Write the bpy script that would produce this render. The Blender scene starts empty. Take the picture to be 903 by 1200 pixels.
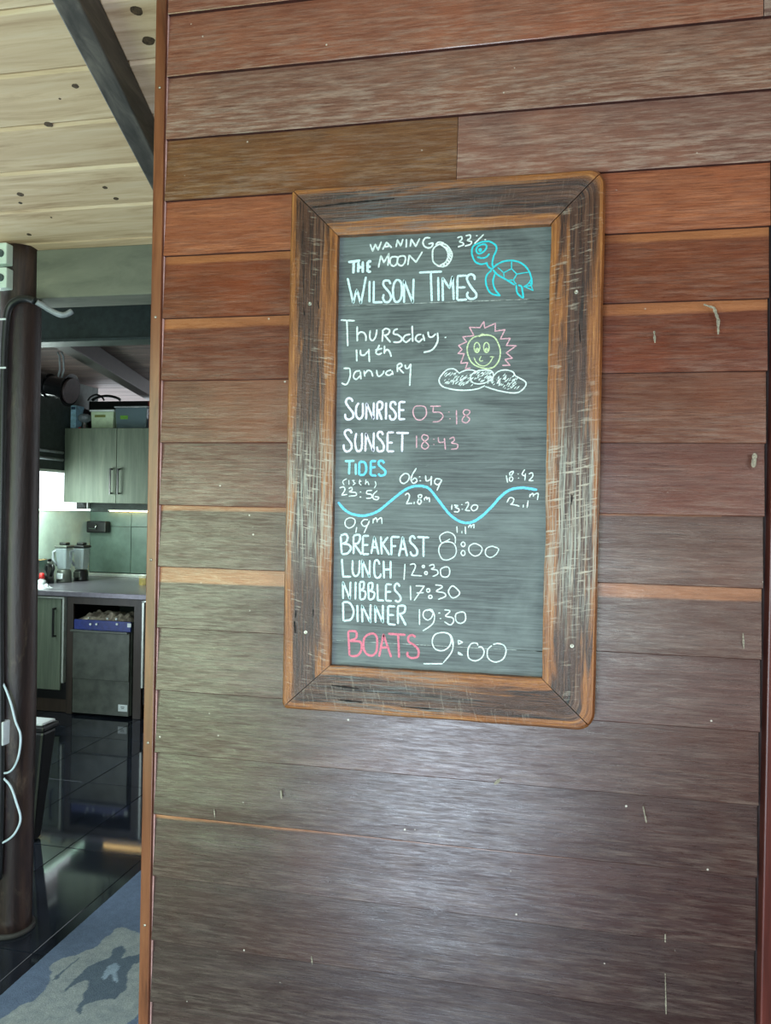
import bpy, bmesh, math, random
from mathutils import Vector, Matrix, noise
random.seed(7)
S = bpy.context.scene
COL = S.collection
# ---------------------------------------------------------------- camera
F_PX, YAW, PITCH, ROLL = 902.0, 0.2005902, -0.0035498, 0.0187906
DW, EYE = 1.55, 1.54                       # camera 1.55 m from the boarded wall, 1.54 m above the floor
cd = bpy.data.cameras.new('camera'); cam = bpy.data.objects.new('camera', cd); COL.objects.link(cam)
cd.sensor_fit = 'VERTICAL'; cd.sensor_height = 24.0; cd.lens = F_PX * 24.0 / 1200.0
cd.clip_start = 0.05
cam.location = (0, -DW, EYE)
cam.rotation_euler = (Matrix.Rotation(YAW, 3, 'Z') @ Matrix.Rotation(math.pi/2 + PITCH, 3, 'X') @ Matrix.Rotation(ROLL, 3, 'Z')).to_euler()
S.camera = cam
S.view_settings.view_transform = 'Standard'; S.view_settings.look = 'None'
S.view_settings.gamma = 1.0; S.view_settings.use_curve_mapping = False
S.view_settings.exposure = 0.0
# ---------------------------------------------------------------- world, daylight and added fill lamps
w = bpy.data.worlds.new('sky'); S.world = w; w.use_nodes = True
bg = w.node_tree.nodes['Background']; bg.inputs[0].default_value = (0.86, 0.95, 1.0, 1); bg.inputs[1].default_value = 3.0
def area(name, loc, size, rot, power, col):
    l = bpy.data.lights.new(name, 'AREA'); l.shape = 'RECTANGLE'; l.size, l.size_y = size
    l.energy = power; l.color = col
    o = bpy.data.objects.new(name, l); COL.objects.link(o); o.location = loc; o.rotation_euler = rot
    return o
RY = -2.2                                   # rear wall with its openings
area('daylight_doorway', (-0.46, RY, 0.97), (0.62, 1.9), (math.pi/2, 0, 0), 56, (0.70, 0.84, 1.0))
area('daylight_garden_opening', (-1.95, RY, 1.25), (1.3, 1.9), (math.pi/2, 0, 0), 38, (0.66, 1.0, 0.52))
area('daylight_narrow_window', (0.27, RY, 1.38), (0.26, 0.8), (math.pi/2, 0, 0), 8, (0.86, 1.0, 0.92))
area('fill_light_right', (2.0, RY, 1.75), (1.6, 1.5), (math.pi/2, 0, 0), 24, (1.0, 0.84, 0.70))  # warm fill lamp added for the boarded wall, not a known window
area('fill_light_side', (-3.9, 1.0, 1.3), (2.2, 1.9), (math.pi/2, 0, -math.pi/2), 40, (0.72, 0.9, 1.0))  # fill lamp added to brighten the post, beam, floor and pine ceiling
area('kitchen_strip_light', (-3.82, 3.55, 1.46), (0.9, 0.05), (0, -.6, math.pi/2), 11, (0.8, 1.0, 0.9))
area('daylight_kitchen_window', (-3.94, 3.66, 1.65), (0.7, 0.28), (math.pi/2, 0, -math.pi/2), 8, (0.86, 1.0, 0.95))

# ---------------------------------------------------------------- helpers
def ratio(px, py):
    """direction through a point of the 903x1200 frame, per metre of distance from the camera's wall-parallel plane"""
    x = (px-451.5)/F_PX; y = -(py-600)/F_PX
    c, s = math.cos(ROLL), math.sin(ROLL); x, y = c*x-s*y, s*x+c*y
    c, s = math.cos(PITCH), math.sin(PITCH); d = (x, c-s*y, s+c*y)
    c, s = math.cos(YAW), math.sin(YAW); d = (c*d[0]-s*d[1], s*d[0]+c*d[1], d[2])
    return d[0]/d[1], d[2]/d[1]
def at(px, py, y):
    r = ratio(px, py); Y = y + DW
    return Vector((r[0]*Y, y, EYE + r[1]*Y))
def srgb(r, g, b):
    f = lambda c: (c/255/12.92) if c/255 <= 0.04045 else ((c/255+0.055)/1.055)**2.4
    return (f(r), f(g), f(b), 1)
class MB:
    def __init__(s): s.v = []; s.f = []
    def box(s, x0, x1, y0, y1, z0, z1):
        n = len(s.v); s.v += [(x, y, z) for z in (z0, z1) for y in (y0, y1) for x in (x0, x1)]
        s.f += [tuple(n+i for i in q) for q in ((0,2,3,1),(4,5,7,6),(0,1,5,4),(2,6,7,3),(0,4,6,2),(1,3,7,5))]
        return s
    def hexa(s, pts):                       # 8 corners ordered as in box
        n = len(s.v); s.v += [tuple(p) for p in pts]
        s.f += [tuple(n+i for i in q) for q in ((0,2,3,1),(4,5,7,6),(0,1,5,4),(2,6,7,3),(0,4,6,2),(1,3,7,5))]
        return s
    def tube(s, path, r, n=10, caps=True):
        path = [Vector(p) for p in path]; base = len(s.v); R = r if isinstance(r, (list, tuple)) else [r]*len(path)
        up = None
        for i, p in enumerate(path):
            t = (path[min(i+1, len(path)-1)] - path[max(i-1, 0)]).normalized()
            if up is None: up = Vector((0, 0, 1)) if abs(t.z) < .9 else Vector((0, 1, 0))
            a = t.cross(up).normalized(); b = a.cross(t).normalized(); up = b
            for k in range(n):
                an = 2*math.pi*k/n; s.v.append(tuple(p + a*math.cos(an)*R[i] + b*math.sin(an)*R[i]))
        for i in range(len(path)-1):
            for k in range(n):
                a0 = base+i*n+k; a1 = base+i*n+(k+1) % n
                s.f.append((a0, a1, a1+n, a0+n))
        if caps:
            s.f.append(tuple(base+k for k in range(n))[::-1]); s.f.append(tuple(base+(len(path)-1)*n+k for k in range(n)))
        return s
    def lathe(s, prof, c=(0, 0, 0), n=24, sx=1.0, sy=1.0):
        base = len(s.v)
        for r, z in prof:
            for k in range(n):
                an = 2*math.pi*k/n; s.v.append((c[0]+r*math.cos(an)*sx, c[1]+r*math.sin(an)*sy, c[2]+z))
        for i in range(len(prof)-1):
            for k in range(n):
                a0 = base+i*n+k; a1 = base+i*n+(k+1) % n
                s.f.append((a0, a1, a1+n, a0+n))
        s.f.append(tuple(base+k for k in range(n))[::-1]); s.f.append(tuple(base+(len(prof)-1)*n+k for k in range(n)))
        return s
    def build(s, name, mat, parent=None, smooth=False, bevel=0, seg=2):
        me = bpy.data.meshes.new(name); me.from_pydata(s.v, [], s.f); me.update()
        o = bpy.data.objects.new(name, me); COL.objects.link(o)
        if mat: me.materials.append(mat)
        if smooth:
            for p in me.polygons: p.use_smooth = True
        if bevel:
            m = o.modifiers.new('bevel', 'BEVEL'); m.width = bevel; m.segments = seg; m.limit_method = 'ANGLE'
        if parent: o.parent = parent
        return o
def tag(o, label, cat, group=None):
    o['label'] = label; o['category'] = cat
    if group: o['group'] = group
    return o
def thing(name, label, cat, group=None):
    o = bpy.data.objects.new(name, None); COL.objects.link(o); o.empty_display_size = .05
    return tag(o, label, cat, group)
def structure(o): o['kind'] = 'structure'; return o
def recentre(root):
    """put the Empty at the base of its parts"""
    bpy.context.view_layer.update()
    ps = [c.matrix_world @ v.co for c in root.children if c.type == 'MESH' for v in c.data.vertices]
    if not ps: return
    c = Vector(((min(p.x for p in ps)+max(p.x for p in ps))/2, (min(p.y for p in ps)+max(p.y for p in ps))/2, min(p.z for p in ps)))
    root.location = c
    for ch in root.children: ch.location = ch.location - c
# ---------------------------------------------------------------- materials
class NT:
    def __init__(s, name):
        s.m = bpy.data.materials.new(name); s.m.use_nodes = True; s.t = s.m.node_tree; s.b = s.t.nodes['Principled BSDF']
    def n(s, typ, **k):
        nd = s.t.nodes.new(typ)
        for a, v in k.items():
            if a[0] == 'i' and a[1:].isdigit(): s.set(nd.inputs[int(a[1:])], v)
            else: setattr(nd, a, v)
        return nd
    def set(s, inp, v):
        if isinstance(v, bpy.types.NodeSocket): s.t.links.new(v, inp)
        elif isinstance(v, bpy.types.Node): s.t.links.new(v.outputs[0], inp)
        else: inp.default_value = v
    def math(s, op, a, b=0.0, c=0.0): return s.n('ShaderNodeMath', operation=op, i0=a, i1=b, i2=c).outputs[0]
    def mix(s, f, a, b, mode='MIX'):
        nd = s.t.nodes.new('ShaderNodeMix'); nd.data_type = 'RGBA'; nd.blend_type = mode
        s.set(nd.inputs[0], f); s.set(nd.inputs[6], a); s.set(nd.inputs[7], b); return nd.outputs[2]
    def ramp(s, f, stops):
        nd = s.t.nodes.new('ShaderNodeValToRGB'); s.set(nd.inputs[0], f); e = nd.color_ramp.elements
        while len(e) < len(stops): e.new(0.5)
        for k, (p, c) in enumerate(stops):
            e[k].position = p; e[k].color = c if isinstance(c, tuple) else (c, c, c, 1)
        return nd.outputs[0]
    def coords(s, scale, kind='Object', loc=(0, 0, 0), rnd=0.0):
        tc = s.n('ShaderNodeTexCoord'); mp = s.n('ShaderNodeMapping'); v = tc.outputs[kind]
        if rnd:
            oi = s.n('ShaderNodeObjectInfo'); cb = s.n('ShaderNodeCombineXYZ')
            for i in range(3): s.set(cb.inputs[i], s.math('MULTIPLY', oi.outputs['Random'], rnd*(i+1)))
            va = s.n('ShaderNodeVectorMath', operation='ADD'); s.set(va.inputs[0], v); s.set(va.inputs[1], cb); v = va.outputs[0]
        s.set(mp.inputs[0], v); mp.inputs['Location'].default_value = loc; mp.inputs['Scale'].default_value = scale; return mp.outputs[0]
    def noise(s, vec, sc=1.0, det=6, rough=.6, dist=0.0):
        nd = s.n('ShaderNodeTexNoise'); s.set(nd.inputs['Vector'], vec); nd.inputs['Scale'].default_value = sc
        nd.inputs['Detail'].default_value = det; nd.inputs['Roughness'].default_value = rough; nd.inputs['Distortion'].default_value = dist
        return nd.outputs[0]
    def bump(s, h, strength=.3, dist=.001, prev=None):
        nd = s.n('ShaderNodeBump'); nd.inputs['Strength'].default_value = strength; nd.inputs['Distance'].default_value = dist
        s.set(nd.inputs['Height'], h)
        if prev: s.set(nd.inputs['Normal'], prev)
        s.set(s.b.inputs['Normal'], nd.outputs[0]); return nd.outputs[0]
    def out(s, color=None, rough=None, metal=None, spec=None):
        if color is not None: s.set(s.b.inputs['Base Color'], color)
        if rough is not None: s.set(s.b.inputs['Roughness'], rough)
        if metal is not None: s.set(s.b.inputs['Metallic'], metal)
        if spec is not None: s.set(s.b.inputs['Specular IOR Level'], spec)
        return s.m
def plain(name, rgb, rough=.5, metal=0.0, var=.15, sc=30.0, bump=0.0, spec=.5):
    t = NT(name); n = t.noise(t.coords((1, 1, 1), rnd=7.0), sc)
    c = srgb(*rgb); d = tuple(x*(1-2*var) for x in c[:3])+(1,); e = tuple(min(1, x*(1+2*var)) for x in c[:3])+(1,)
    col = t.ramp(n, [(.3, d), (.7, e)])
    if bump: t.bump(n, bump, .001)
    return t.out(col, rough, metal, spec)
def woodmat(name, a, b, c, scale=(3, 40, 40), rough=.5, bump=.4, spots=0.0, spec=.5):
    """three sRGB tones along a stretched grain"""
    t = NT(name); v = t.coords(scale, rnd=9.0)
    n1 = t.noise(v, 1.0, 8, .65, .6); n2 = t.noise(t.coords(tuple(x*.25 for x in scale), rnd=5.0), 1.0, 4, .6)
    col = t.ramp(n1, [(.3, srgb(*a)), (.5, srgb(*b)), (.72, srgb(*c))])
    col = t.mix(t.ramp(n2, [(.35, 0.0), (.75, .6)]), col, srgb(*a))
    if spots:
        vo = t.n('ShaderNodeTexVoronoi'); t.set(vo.inputs['Vector'], t.coords((1, 1, 1), rnd=3.0)); vo.inputs['Scale'].default_value = spots
        k = t.ramp(vo.outputs['Distance'], [(.03, 1.0), (.09, 0.0)]); col = t.mix(k, col, srgb(60, 48, 38))
    t.bump(n1, bump, .0012)
    return t.out(col, rough, 0.0, spec)

def board_material():
    t = NT('weathered_hardwood_board')
    uv = t.n('ShaderNodeUVMap'); uv.uv_map = 'UVMap'; sp = t.n('ShaderNodeSeparateXYZ'); t.set(sp.inputs[0], uv.outputs[0])
    u, v = sp.outputs[0], sp.outputs[1]                           # u metres along, v metres below the lap above
    oi = t.n('ShaderNodeObjectInfo'); base = oi.outputs['Color']
    at_ = lambda nm: t.n('ShaderNodeAttribute', attribute_type='OBJECT', attribute_name=nm).outputs['Fac']
    g = t.noise(t.coords((14, 300, 330), rnd=11.0), 1.0, 6, .72, .6)      # fine grain
    g2 = t.noise(t.coords((2.2, 16, 22), rnd=4.0), 1.0, 9, .7, .8)    # broad streaks
    g3 = t.noise(t.coords((3, 3, 3), rnd=2.0), 1.0, 5, .6)             # patches
    col = t.mix(t.ramp(g, [(.36, 0.0), (.62, 1.0)]), t.mix(1.0, base, (.40, .32, .32, 1), 'MULTIPLY'), base)
    col = t.mix(t.ramp(g2, [(.34, .65), (.62, 0.0)]), col, t.mix(1.0, base, (.55, .42, .42, 1), 'MULTIPLY'))
    col = t.mix(t.ramp(g3, [(.5, 0.0), (.72, .45)]), col, t.mix(1.0, base, (1.35, .95, .7, 1), 'MULTIPLY'))
    # grey weathering bloom, stronger towards the lower edge
    bl = t.math('MULTIPLY', t.ramp(t.noise(t.coords((14, 130, 140), rnd=6.0), 1.0, 8, .7), [(.46, 0.0), (.66, 1.0)]), at_('bloom'))
    bl = t.math('MULTIPLY', bl, t.math('MULTIPLY_ADD', v, 4.5, .35))
    col = t.mix(t.math('MINIMUM', bl, .8), col, srgb(176, 160, 146))
    # strips that stayed unweathered where the board above used to lap
    wd = t.math('ADD', at_('strip_left'), t.math('MULTIPLY', t.math('SUBTRACT', at_('strip_right'), at_('strip_left')), t.math('MULTIPLY_ADD', u, .8, .66)))
    edge = t.math('ADD', wd, t.math('MULTIPLY', t.math('SUBTRACT', g2, .5), .012))
    k = t.ramp(t.math('MULTIPLY_ADD', t.math('SUBTRACT', edge, v), 180.0, .5), [(0.0, 0.0), (1.0, 1.0)])
    k = t.math('MULTIPLY', k, t.math('GREATER_THAN', wd, .0008))
    k = t.math('MULTIPLY', k, t.ramp(g2, [(.3, .35), (.6, 1.0)]))
    col = t.mix(t.math('MULTIPLY', k, .78), col, t.mix(g, srgb(132, 78, 46), srgb(186, 124, 78)))
    # sparse pale specks
    vo = t.n('ShaderNodeTexVoronoi'); t.set(vo.inputs['Vector'], t.coords((1, 1, 1), rnd=8.0)); vo.inputs['Scale'].default_value = 34
    sel = t.ramp(t.noise(t.coords((1, 1, 1), rnd=3.0), 23.0, 2), [(.6, 0.0), (.64, 1.0)])
    spk = t.math('MULTIPLY', t.ramp(vo.outputs['Distance'], [(.05, 1.0), (.085, 0.0)]), sel)
    col = t.mix(t.math('MULTIPLY', spk, .75), col, srgb(205, 200, 188))
    t.bump(t.math('ADD', g, t.math('MULTIPLY', g2, .6)), .32, .0008)
    sheen = t.noise(t.coords((22, 300, 300), rnd=13.0), 1.0, 6, .75, .5)
    ro = t.ramp(sheen, [(.36, .38), (.62, .24)])
    return t.out(col, ro, 0.0, t.ramp(t.math('MULTIPLY_ADD', g2, .4, t.math('MULTIPLY', sheen, .6)), [(.36, .25), (.62, .85)]))
def frame_material():
    """old rough sawn hardwood: honey coloured edges, dark weathered centre, pale saw marks"""
    t = NT('rough_sawn_hardwood'); uv = t.n('ShaderNodeUVMap'); uv.uv_map = 'UVMap'
    sp = t.n('ShaderNodeSeparateXYZ'); t.set(sp.inputs[0], uv.outputs[0]); u, v = sp.outputs[0], sp.outputs[1]   # u along (m), v across 0..1
    oi = t.n('ShaderNodeObjectInfo'); rn = t.math('MULTIPLY', oi.outputs['Random'], 17.0)
    def vec(su, sv, off=0.0):
        cb = t.n('ShaderNodeCombineXYZ'); t.set(cb.inputs[0], t.math('MULTIPLY', u, su)); t.set(cb.inputs[1], t.math('MULTIPLY', v, sv)); t.set(cb.inputs[2], t.math('ADD', rn, off)); return cb.outputs[0]
    g = t.noise(vec(7, 26), 1.0, 10, .74, .5); g2 = t.noise(vec(4, 5, 3.0), 1.0, 5, .6, .8); fine = t.noise(vec(40, 60, 5.0), 1.0, 5, .7)
    honey = t.ramp(g, [(.3, srgb(66, 38, 20)), (.5, srgb(132, 80, 38)), (.68, srgb(178, 124, 66))])
    dark = t.ramp(g, [(.38, srgb(18, 14, 14)), (.5, srgb(66, 42, 32)), (.62, srgb(96, 66, 48)), (.76, srgb(140, 126, 110))])
    # centre darkness
    d = t.math('ABSOLUTE', t.math('SUBTRACT', v, .52)); e = t.math('ADD', d, t.math('MULTIPLY', t.math('SUBTRACT', g2, .5), .75))
    core = t.ramp(e, [(.24, 1.0), (.34, 0.0)])
    col = t.mix(core, honey, dark)
    # saw marks, pale and slanting
    def slant(su, sv, sl, off):
        cb = t.n('ShaderNodeCombineXYZ'); t.set(cb.inputs[0], t.math('MULTIPLY', t.math('MULTIPLY_ADD', v, sl, u), su)); t.set(cb.inputs[1], t.math('MULTIPLY', v, sv)); t.set(cb.inputs[2], t.math('ADD', rn, off)); return cb.outputs[0]
    saw = t.noise(slant(230, 3.2, -.018, 21.0), 1.0, 3, .6); fib = t.noise(vec(11, 46, 27.0), 1.0, 4, .65)
    at_ = lambda nm: t.n('ShaderNodeAttribute', attribute_type='OBJECT', attribute_name=nm).outputs['Fac']
    cen, wid = at_('grey_centre'), at_('grey_half_length')
    zone = t.math('SUBTRACT', 1.0, t.math('DIVIDE', t.math('ABSOLUTE', t.math('SUBTRACT', u, cen)), wid))
    zone = t.ramp(t.math('ADD', zone, t.math('MULTIPLY', t.math('SUBTRACT', g2, .5), .8)), [(.1, 0.0), (.55, 1.0)])
    sm = t.math('MAXIMUM', t.ramp(saw, [(.56, 0.0), (.66, 1.0)]), t.math('MULTIPLY', t.ramp(fib, [(.54, 0.0), (.64, 1.0)]), zone))
    sel_ = t.ramp(t.noise(vec(7, 1.6, 13.0), 1.0, 4, .7), [(.48, 0.0), (.62, .5)])
    sm = t.math('MULTIPLY', sm, t.math('MINIMUM', t.math('MAXIMUM', sel_, t.math('MULTIPLY', zone, .8)), t.math('MULTIPLY_ADD', at_('grey_tone'), .92, .06)))
    col = t.mix(sm, col, srgb(178, 170, 152))
    silver = t.math('MULTIPLY', zone, t.ramp(t.noise(vec(9, 26, 9.0), 1.0, 7, .72), [(.48, 0.0), (.6, .7)]))
    col = t.mix(silver, col, t.mix(at_('grey_tone'), srgb(88, 94, 96), srgb(160, 164, 152)))
    t.bump(t.math('ADD', t.math('MULTIPLY', g, 1.3), t.math('ADD', t.math('MULTIPLY', fine, .5), t.math('MULTIPLY', saw, .5))), .75, .0018)
    return t.out(col, t.ramp(g2, [(.3, .3), (.7, .46)]), 0.0, .55)
def slate_material():
    t = NT('painted_blackboard_wood'); g = t.noise(t.coords((9, 150, 260), rnd=5.0), 1.0, 6, .7, .3); p = t.noise(t.coords((5, 5, 9), rnd=2.0), 1.0, 5, .6, .6)
    f = t.noise(t.coords((14, 14, 45), rnd=4.0), 1.0, 8, .75)
    col = t.ramp(g, [(.34, srgb(52, 58, 58)), (.5, srgb(76, 85, 84)), (.68, srgb(100, 110, 108))])
    col = t.mix(t.ramp(p, [(.42, 0.0), (.75, .6)]), col, srgb(122, 136, 133))      # chalk dust wiped about
    col = t.mix(t.ramp(f, [(.64, 0.0), (.78, .5)]), col, srgb(160, 172, 168))
    t.bump(g, .4, .0007); return t.out(col, .55, 0.0, .4)
def chalk_material(name, rgb, cover=.86):
    t = NT(name); n = t.noise(t.coords((90, 90, 260)), 2.2, 4, .75); k = t.ramp(n, [(.62-.34*cover, 0.0), (.86-.34*cover, 1.0)])
    c = srgb(*rgb); dk = tuple(x*.42+.03 for x in c[:3])+(1,)
    return t.out(t.mix(k, dk, c), .9, 0.0, .15)
M = {}
M['board'] = board_material(); M['frame'] = frame_material(); M['slate'] = slate_material()
M['jarrah'] = woodmat('red_brown_trim_wood', (74, 40, 26), (120, 72, 46), (146, 96, 64), (40, 40, 3.0), .3, .3)
M['darkred'] = woodmat('dark_red_trim_wood', (62, 30, 26), (96, 48, 42), (122, 66, 56), (30, 30, 2.0), .3, .3)
M['butt'] = plain('shaded_maroon_board_underside', (62, 26, 22), .7, 0, .2, 60)  # maroon underside with the shadow beneath each lap painted into its colour
M['backing'] = plain('dark_wall_backing', (38, 26, 24), .8)
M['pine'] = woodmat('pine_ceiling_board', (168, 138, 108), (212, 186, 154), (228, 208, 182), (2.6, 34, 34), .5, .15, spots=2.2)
M['rafter'] = woodmat('grey_old_rafter', (44, 42, 40), (78, 74, 70), (112, 106, 98), (30, 2.5, 30), .55, .5)
M['beam'] = woodmat('grey_green_painted_beam', (92, 94, 84), (120, 122, 108), (140, 140, 124), (3, 12, 12), .6, .2)
M['steel'] = plain('dark_green_steel', (42, 54, 52), .4, .3)
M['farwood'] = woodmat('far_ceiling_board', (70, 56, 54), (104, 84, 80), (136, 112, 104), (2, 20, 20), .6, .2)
M['darkbeam'] = woodmat('dark_brown_rafter', (26, 16, 16), (42, 27, 26), (56, 38, 35), (3, 20, 20), .5, .3)
def log_material():
    t = NT('scorched_log'); g = t.noise(t.coords((26, 26, 2.2)), 1.0, 9, .7, .4); p = t.noise(t.coords((9, 9, 2.6)), 1.0, 5, .65, .8); cr = t.noise(t.coords((60, 60, 30)), 1.0, 6, .7)
    col = t.ramp(g, [(.3, srgb(20, 14, 15)), (.52, srgb(44, 31, 30)), (.75, srgb(72, 53, 45))])
    col = t.mix(t.ramp(p, [(.56, 0.0), (.72, .7)]), col, t.ramp(cr, [(.4, srgb(60, 50, 44)), (.6, srgb(118, 100, 84))]))
    t.bump(t.math('ADD', g, cr), .5, .003); return t.out(col, .42, 0.0, .5)
M['log'] = log_material()
M['tile'] = plain('glossy_charcoal_tile', (28, 32, 40), .06, 0, .3, 3.0, spec=.45)
M['grout'] = plain('grey_grout', (52, 50, 48), .8)
M['plaster'] = plain('dark_grey_green_wall', (52, 60, 58), .6)
M['roomwall'] = plain('brown_room_wall', (84, 66, 54), .6)
M['paleceil'] = plain('pale_ceiling_paint', (205, 190, 165), .6)
M['ground'] = plain('pale_concrete', (170, 170, 165), .6)
M['walltile'] = plain('grey_green_wall_tile', (92, 112, 102), .35, 0, .12, 8.0)
M['splash'] = plain('pale_glossy_splashback', (214, 232, 218), .25, 0, .08, 6.0)
M['laminate'] = woodmat('grey_green_laminate', (78, 88, 76), (96, 106, 92), (114, 122, 106), (26, 26, 2.0), .62, .1)
M['darklam'] = woodmat('dark_brown_laminate', (38, 30, 26), (54, 44, 38), (66, 54, 46), (20, 20, 2.0), .4, .15)
M['steeltop'] = plain('brushed_worktop', (112, 108, 118), .28, .25, .1)
M['alu'] = plain('aluminium_edge', (200, 205, 198), .35, .5, .05)
M['black'] = plain('black_plastic', (18, 18, 20), .35)
M['blackgloss'] = plain('glossy_black', (14, 15, 16), .15)
M['chrome'] = plain('chrome', (190, 198, 196), .16, 1.0, .05)
M['white'] = plain('white_plastic', (214, 222, 224), .4, 0, .04)
M['inox'] = plain('dull_stainless', (86, 90, 84), .38, .35, .15, 12.0)
M['blue'] = plain('blue_control_panel', (32, 48, 120), .35)
M['mesh_foil'] = plain('crumpled_grey_wrap', (150, 140, 126), .4, .2, .3, 40.0, bump=.6)
M['tub'] = plain('pale_green_tub', (196, 214, 184), .4, 0, .05)
M['labelgreen'] = plain('green_label', (96, 150, 48), .5)
M['olive'] = plain('olive_label', (120, 128, 66), .5)
M['red'] = plain('red_plastic', (186, 36, 36), .4)
M['brass'] = plain('tarnished_brass', (178, 156, 92), .3, .5)
M['cable'] = plain('white_cable', (205, 222, 234), .4, 0, .03)
M['conduit'] = plain('black_conduit', (26, 28, 30), .45)
M['greypipe'] = plain('grey_conduit', (150, 156, 162), .4)
M['paint'] = plain('pale_paint_smear', (128, 122, 106), .7, 0, .3, 300)
M['screw'] = plain('galvanised_screw', (170, 168, 156), .35, .8)
M['beige'] = plain('cream_paper', (210, 204, 180), .6)
def glass(name, rgb, rough=.05, alpha=.5):
    t = NT(name); t.b.inputs['Alpha'].default_value = alpha
    return t.out(srgb(*rgb), rough, 0.0, .6)
M['clear'] = glass('clear_plastic', (120, 140, 150), .12, .62)
M['jug'] = glass('clear_jug_plastic', (150, 160, 168), .1, .5)
def led(name, rgb, st):
    t = NT(name); t.b.inputs['Emission Color'].default_value = srgb(*rgb); t.b.inputs['Emission Strength'].default_value = st
    return t.out(srgb(*rgb), .5)
M['led_warm'] = led('warm_led', (255, 214, 140), 16.0)
M['led_cool'] = led('cool_led', (225, 255, 245), 7.0)
M['lamp_green'] = led('lit_button', (210, 255, 170), 1.5)
M['day'] = None
# ---------------------------------------------------------------- the boarded wall
WX0, WX1 = -0.820, 0.407
LINES = [0.8663, 0.7786, 0.6909, 0.6034, 0.5152, 0.4289, 0.3508, 0.2633, 0.1755, 0.0881, -0.0003, -0.0870, -0.1734, -0.2611, -0.3496, -0.4367, -0.5246, -0.6152, -0.703, -0.791, -0.879, -0.96]
zl = [EYE + DW*r for r in LINES]
wall = structure(MB().box(-0.80, 0.42, 0.022, 0.12, 0.0, 3.0).box(0.42, 2.6, 0.022, 0.12, 2.26, 3.0).build('wall_front', M['backing']))
def weatherboard(x0, x1, zb, zt, col, bloom=.3, sl=0.0, sr=0.0, tilt=0.0):
    """lapped board: bottom edge 13 mm thick stands out, the top runs under the board above"""
    nx = max(2, int((x1-x0)/.04)); prof = [(.0125, 0.0), (.0012, 0.0), (0.0, .0015)]
    h = zt - zb + .022
    for k in range(1, 7): prof.append((.0125*k/6, .0015+(h-.0015)*k/6))
    prof.append((.021, h)); v = []; f = []; n = len(prof)
    for i in range(nx+1):
        x = x0+(x1-x0)*i/nx
        wav = .0011*noise.noise(Vector((x*2.3, zb*31, 1))); chip = .0007*noise.noise(Vector((x*45, zb*31, 4)))
        for j, (py, pz) in enumerate(prof):
            dz = (wav+chip if j in (1, 2) else wav) if j < 3 else 0
            v.append((x, py + (.0008*noise.noise(Vector((x*3, zb*17+pz*20, 2))) if j > 1 else 0), zb+pz+dz+tilt*(x-x0)))
    for i in range(nx):
        for j in range(n-1):
            a = i*n+j; f.append((a, a+n, a+n+1, a+1))
    for i in range(nx): f.append((i*n, i*n+n-1, (i+1)*n+n-1, (i+1)*n))
    f.append(tuple(range(n))); f.append(tuple(nx*n+j for j in range(n))[::-1])
    mb = MB(); mb.v = v; mb.f = f; o = mb.build('weatherboard', M['board'], wall)
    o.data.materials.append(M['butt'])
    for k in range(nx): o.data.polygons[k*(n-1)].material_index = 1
    uvl = o.data.uv_layers.new(name='UVMap')
    for lp in o.data.loops:
        c = o.data.vertices[lp.vertex_index].co; uvl.data[lp.index].uv = (c.x, zt - c.z)
    o.color = srgb(*col); o['bloom'] = float(bloom); o['strip_left'] = float(sl); o['strip_right'] = float(sr)
    return o
rows = [  # colour, bloom, strip left, strip right (top row first)
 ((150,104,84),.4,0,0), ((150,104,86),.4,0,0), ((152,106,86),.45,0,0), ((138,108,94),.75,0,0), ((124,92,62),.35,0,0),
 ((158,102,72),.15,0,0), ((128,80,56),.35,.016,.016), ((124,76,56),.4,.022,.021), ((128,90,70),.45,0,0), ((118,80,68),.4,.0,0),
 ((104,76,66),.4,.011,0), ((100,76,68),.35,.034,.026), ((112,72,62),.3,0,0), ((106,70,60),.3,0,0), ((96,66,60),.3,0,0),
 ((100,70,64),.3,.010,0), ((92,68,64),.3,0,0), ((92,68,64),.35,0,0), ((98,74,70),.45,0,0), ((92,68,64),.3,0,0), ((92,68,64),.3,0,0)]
for i, (c, bl, sl, sr) in enumerate(rows):
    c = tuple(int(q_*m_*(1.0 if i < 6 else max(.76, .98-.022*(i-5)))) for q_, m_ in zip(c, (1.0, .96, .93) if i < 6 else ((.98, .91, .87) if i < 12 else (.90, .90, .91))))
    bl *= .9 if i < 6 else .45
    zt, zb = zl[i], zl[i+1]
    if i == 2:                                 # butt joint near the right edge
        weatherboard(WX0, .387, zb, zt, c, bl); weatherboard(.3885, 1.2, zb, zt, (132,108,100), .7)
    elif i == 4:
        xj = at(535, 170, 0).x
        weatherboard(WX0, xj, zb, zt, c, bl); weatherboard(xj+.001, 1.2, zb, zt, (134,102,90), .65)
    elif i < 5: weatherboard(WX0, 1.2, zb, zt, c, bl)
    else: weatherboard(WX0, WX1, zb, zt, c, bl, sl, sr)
def stain(name, pts, w, mat, parent, y, seed=0, jit=.35):
    """flat ragged ribbon lying on a surface facing the camera"""
    rr = random.Random(seed); V = []; Fc = []
    for i, p in enumerate(pts):
        a = pts[max(i-1, 0)]; b = pts[min(i+1, len(pts)-1)]; dx, dz = b[0]-a[0], b[1]-a[1]; L = math.hypot(dx, dz) or 1
        t = .5 + .5*math.sin(math.pi*i/(len(pts)-1)); ww = w*t*(1+jit*(rr.random()-.5))
        V += [(p[0]-dz/L*ww/2, y, p[1]+dx/L*ww/2), (p[0]+dz/L*ww/2, y, p[1]-dx/L*ww/2)]
        if i: n = len(V)-4; Fc.append((n, n+1, n+3, n+2))
    mb = MB(); mb.v = V; mb.f = Fc; return mb.build(name, mat, parent)
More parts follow.
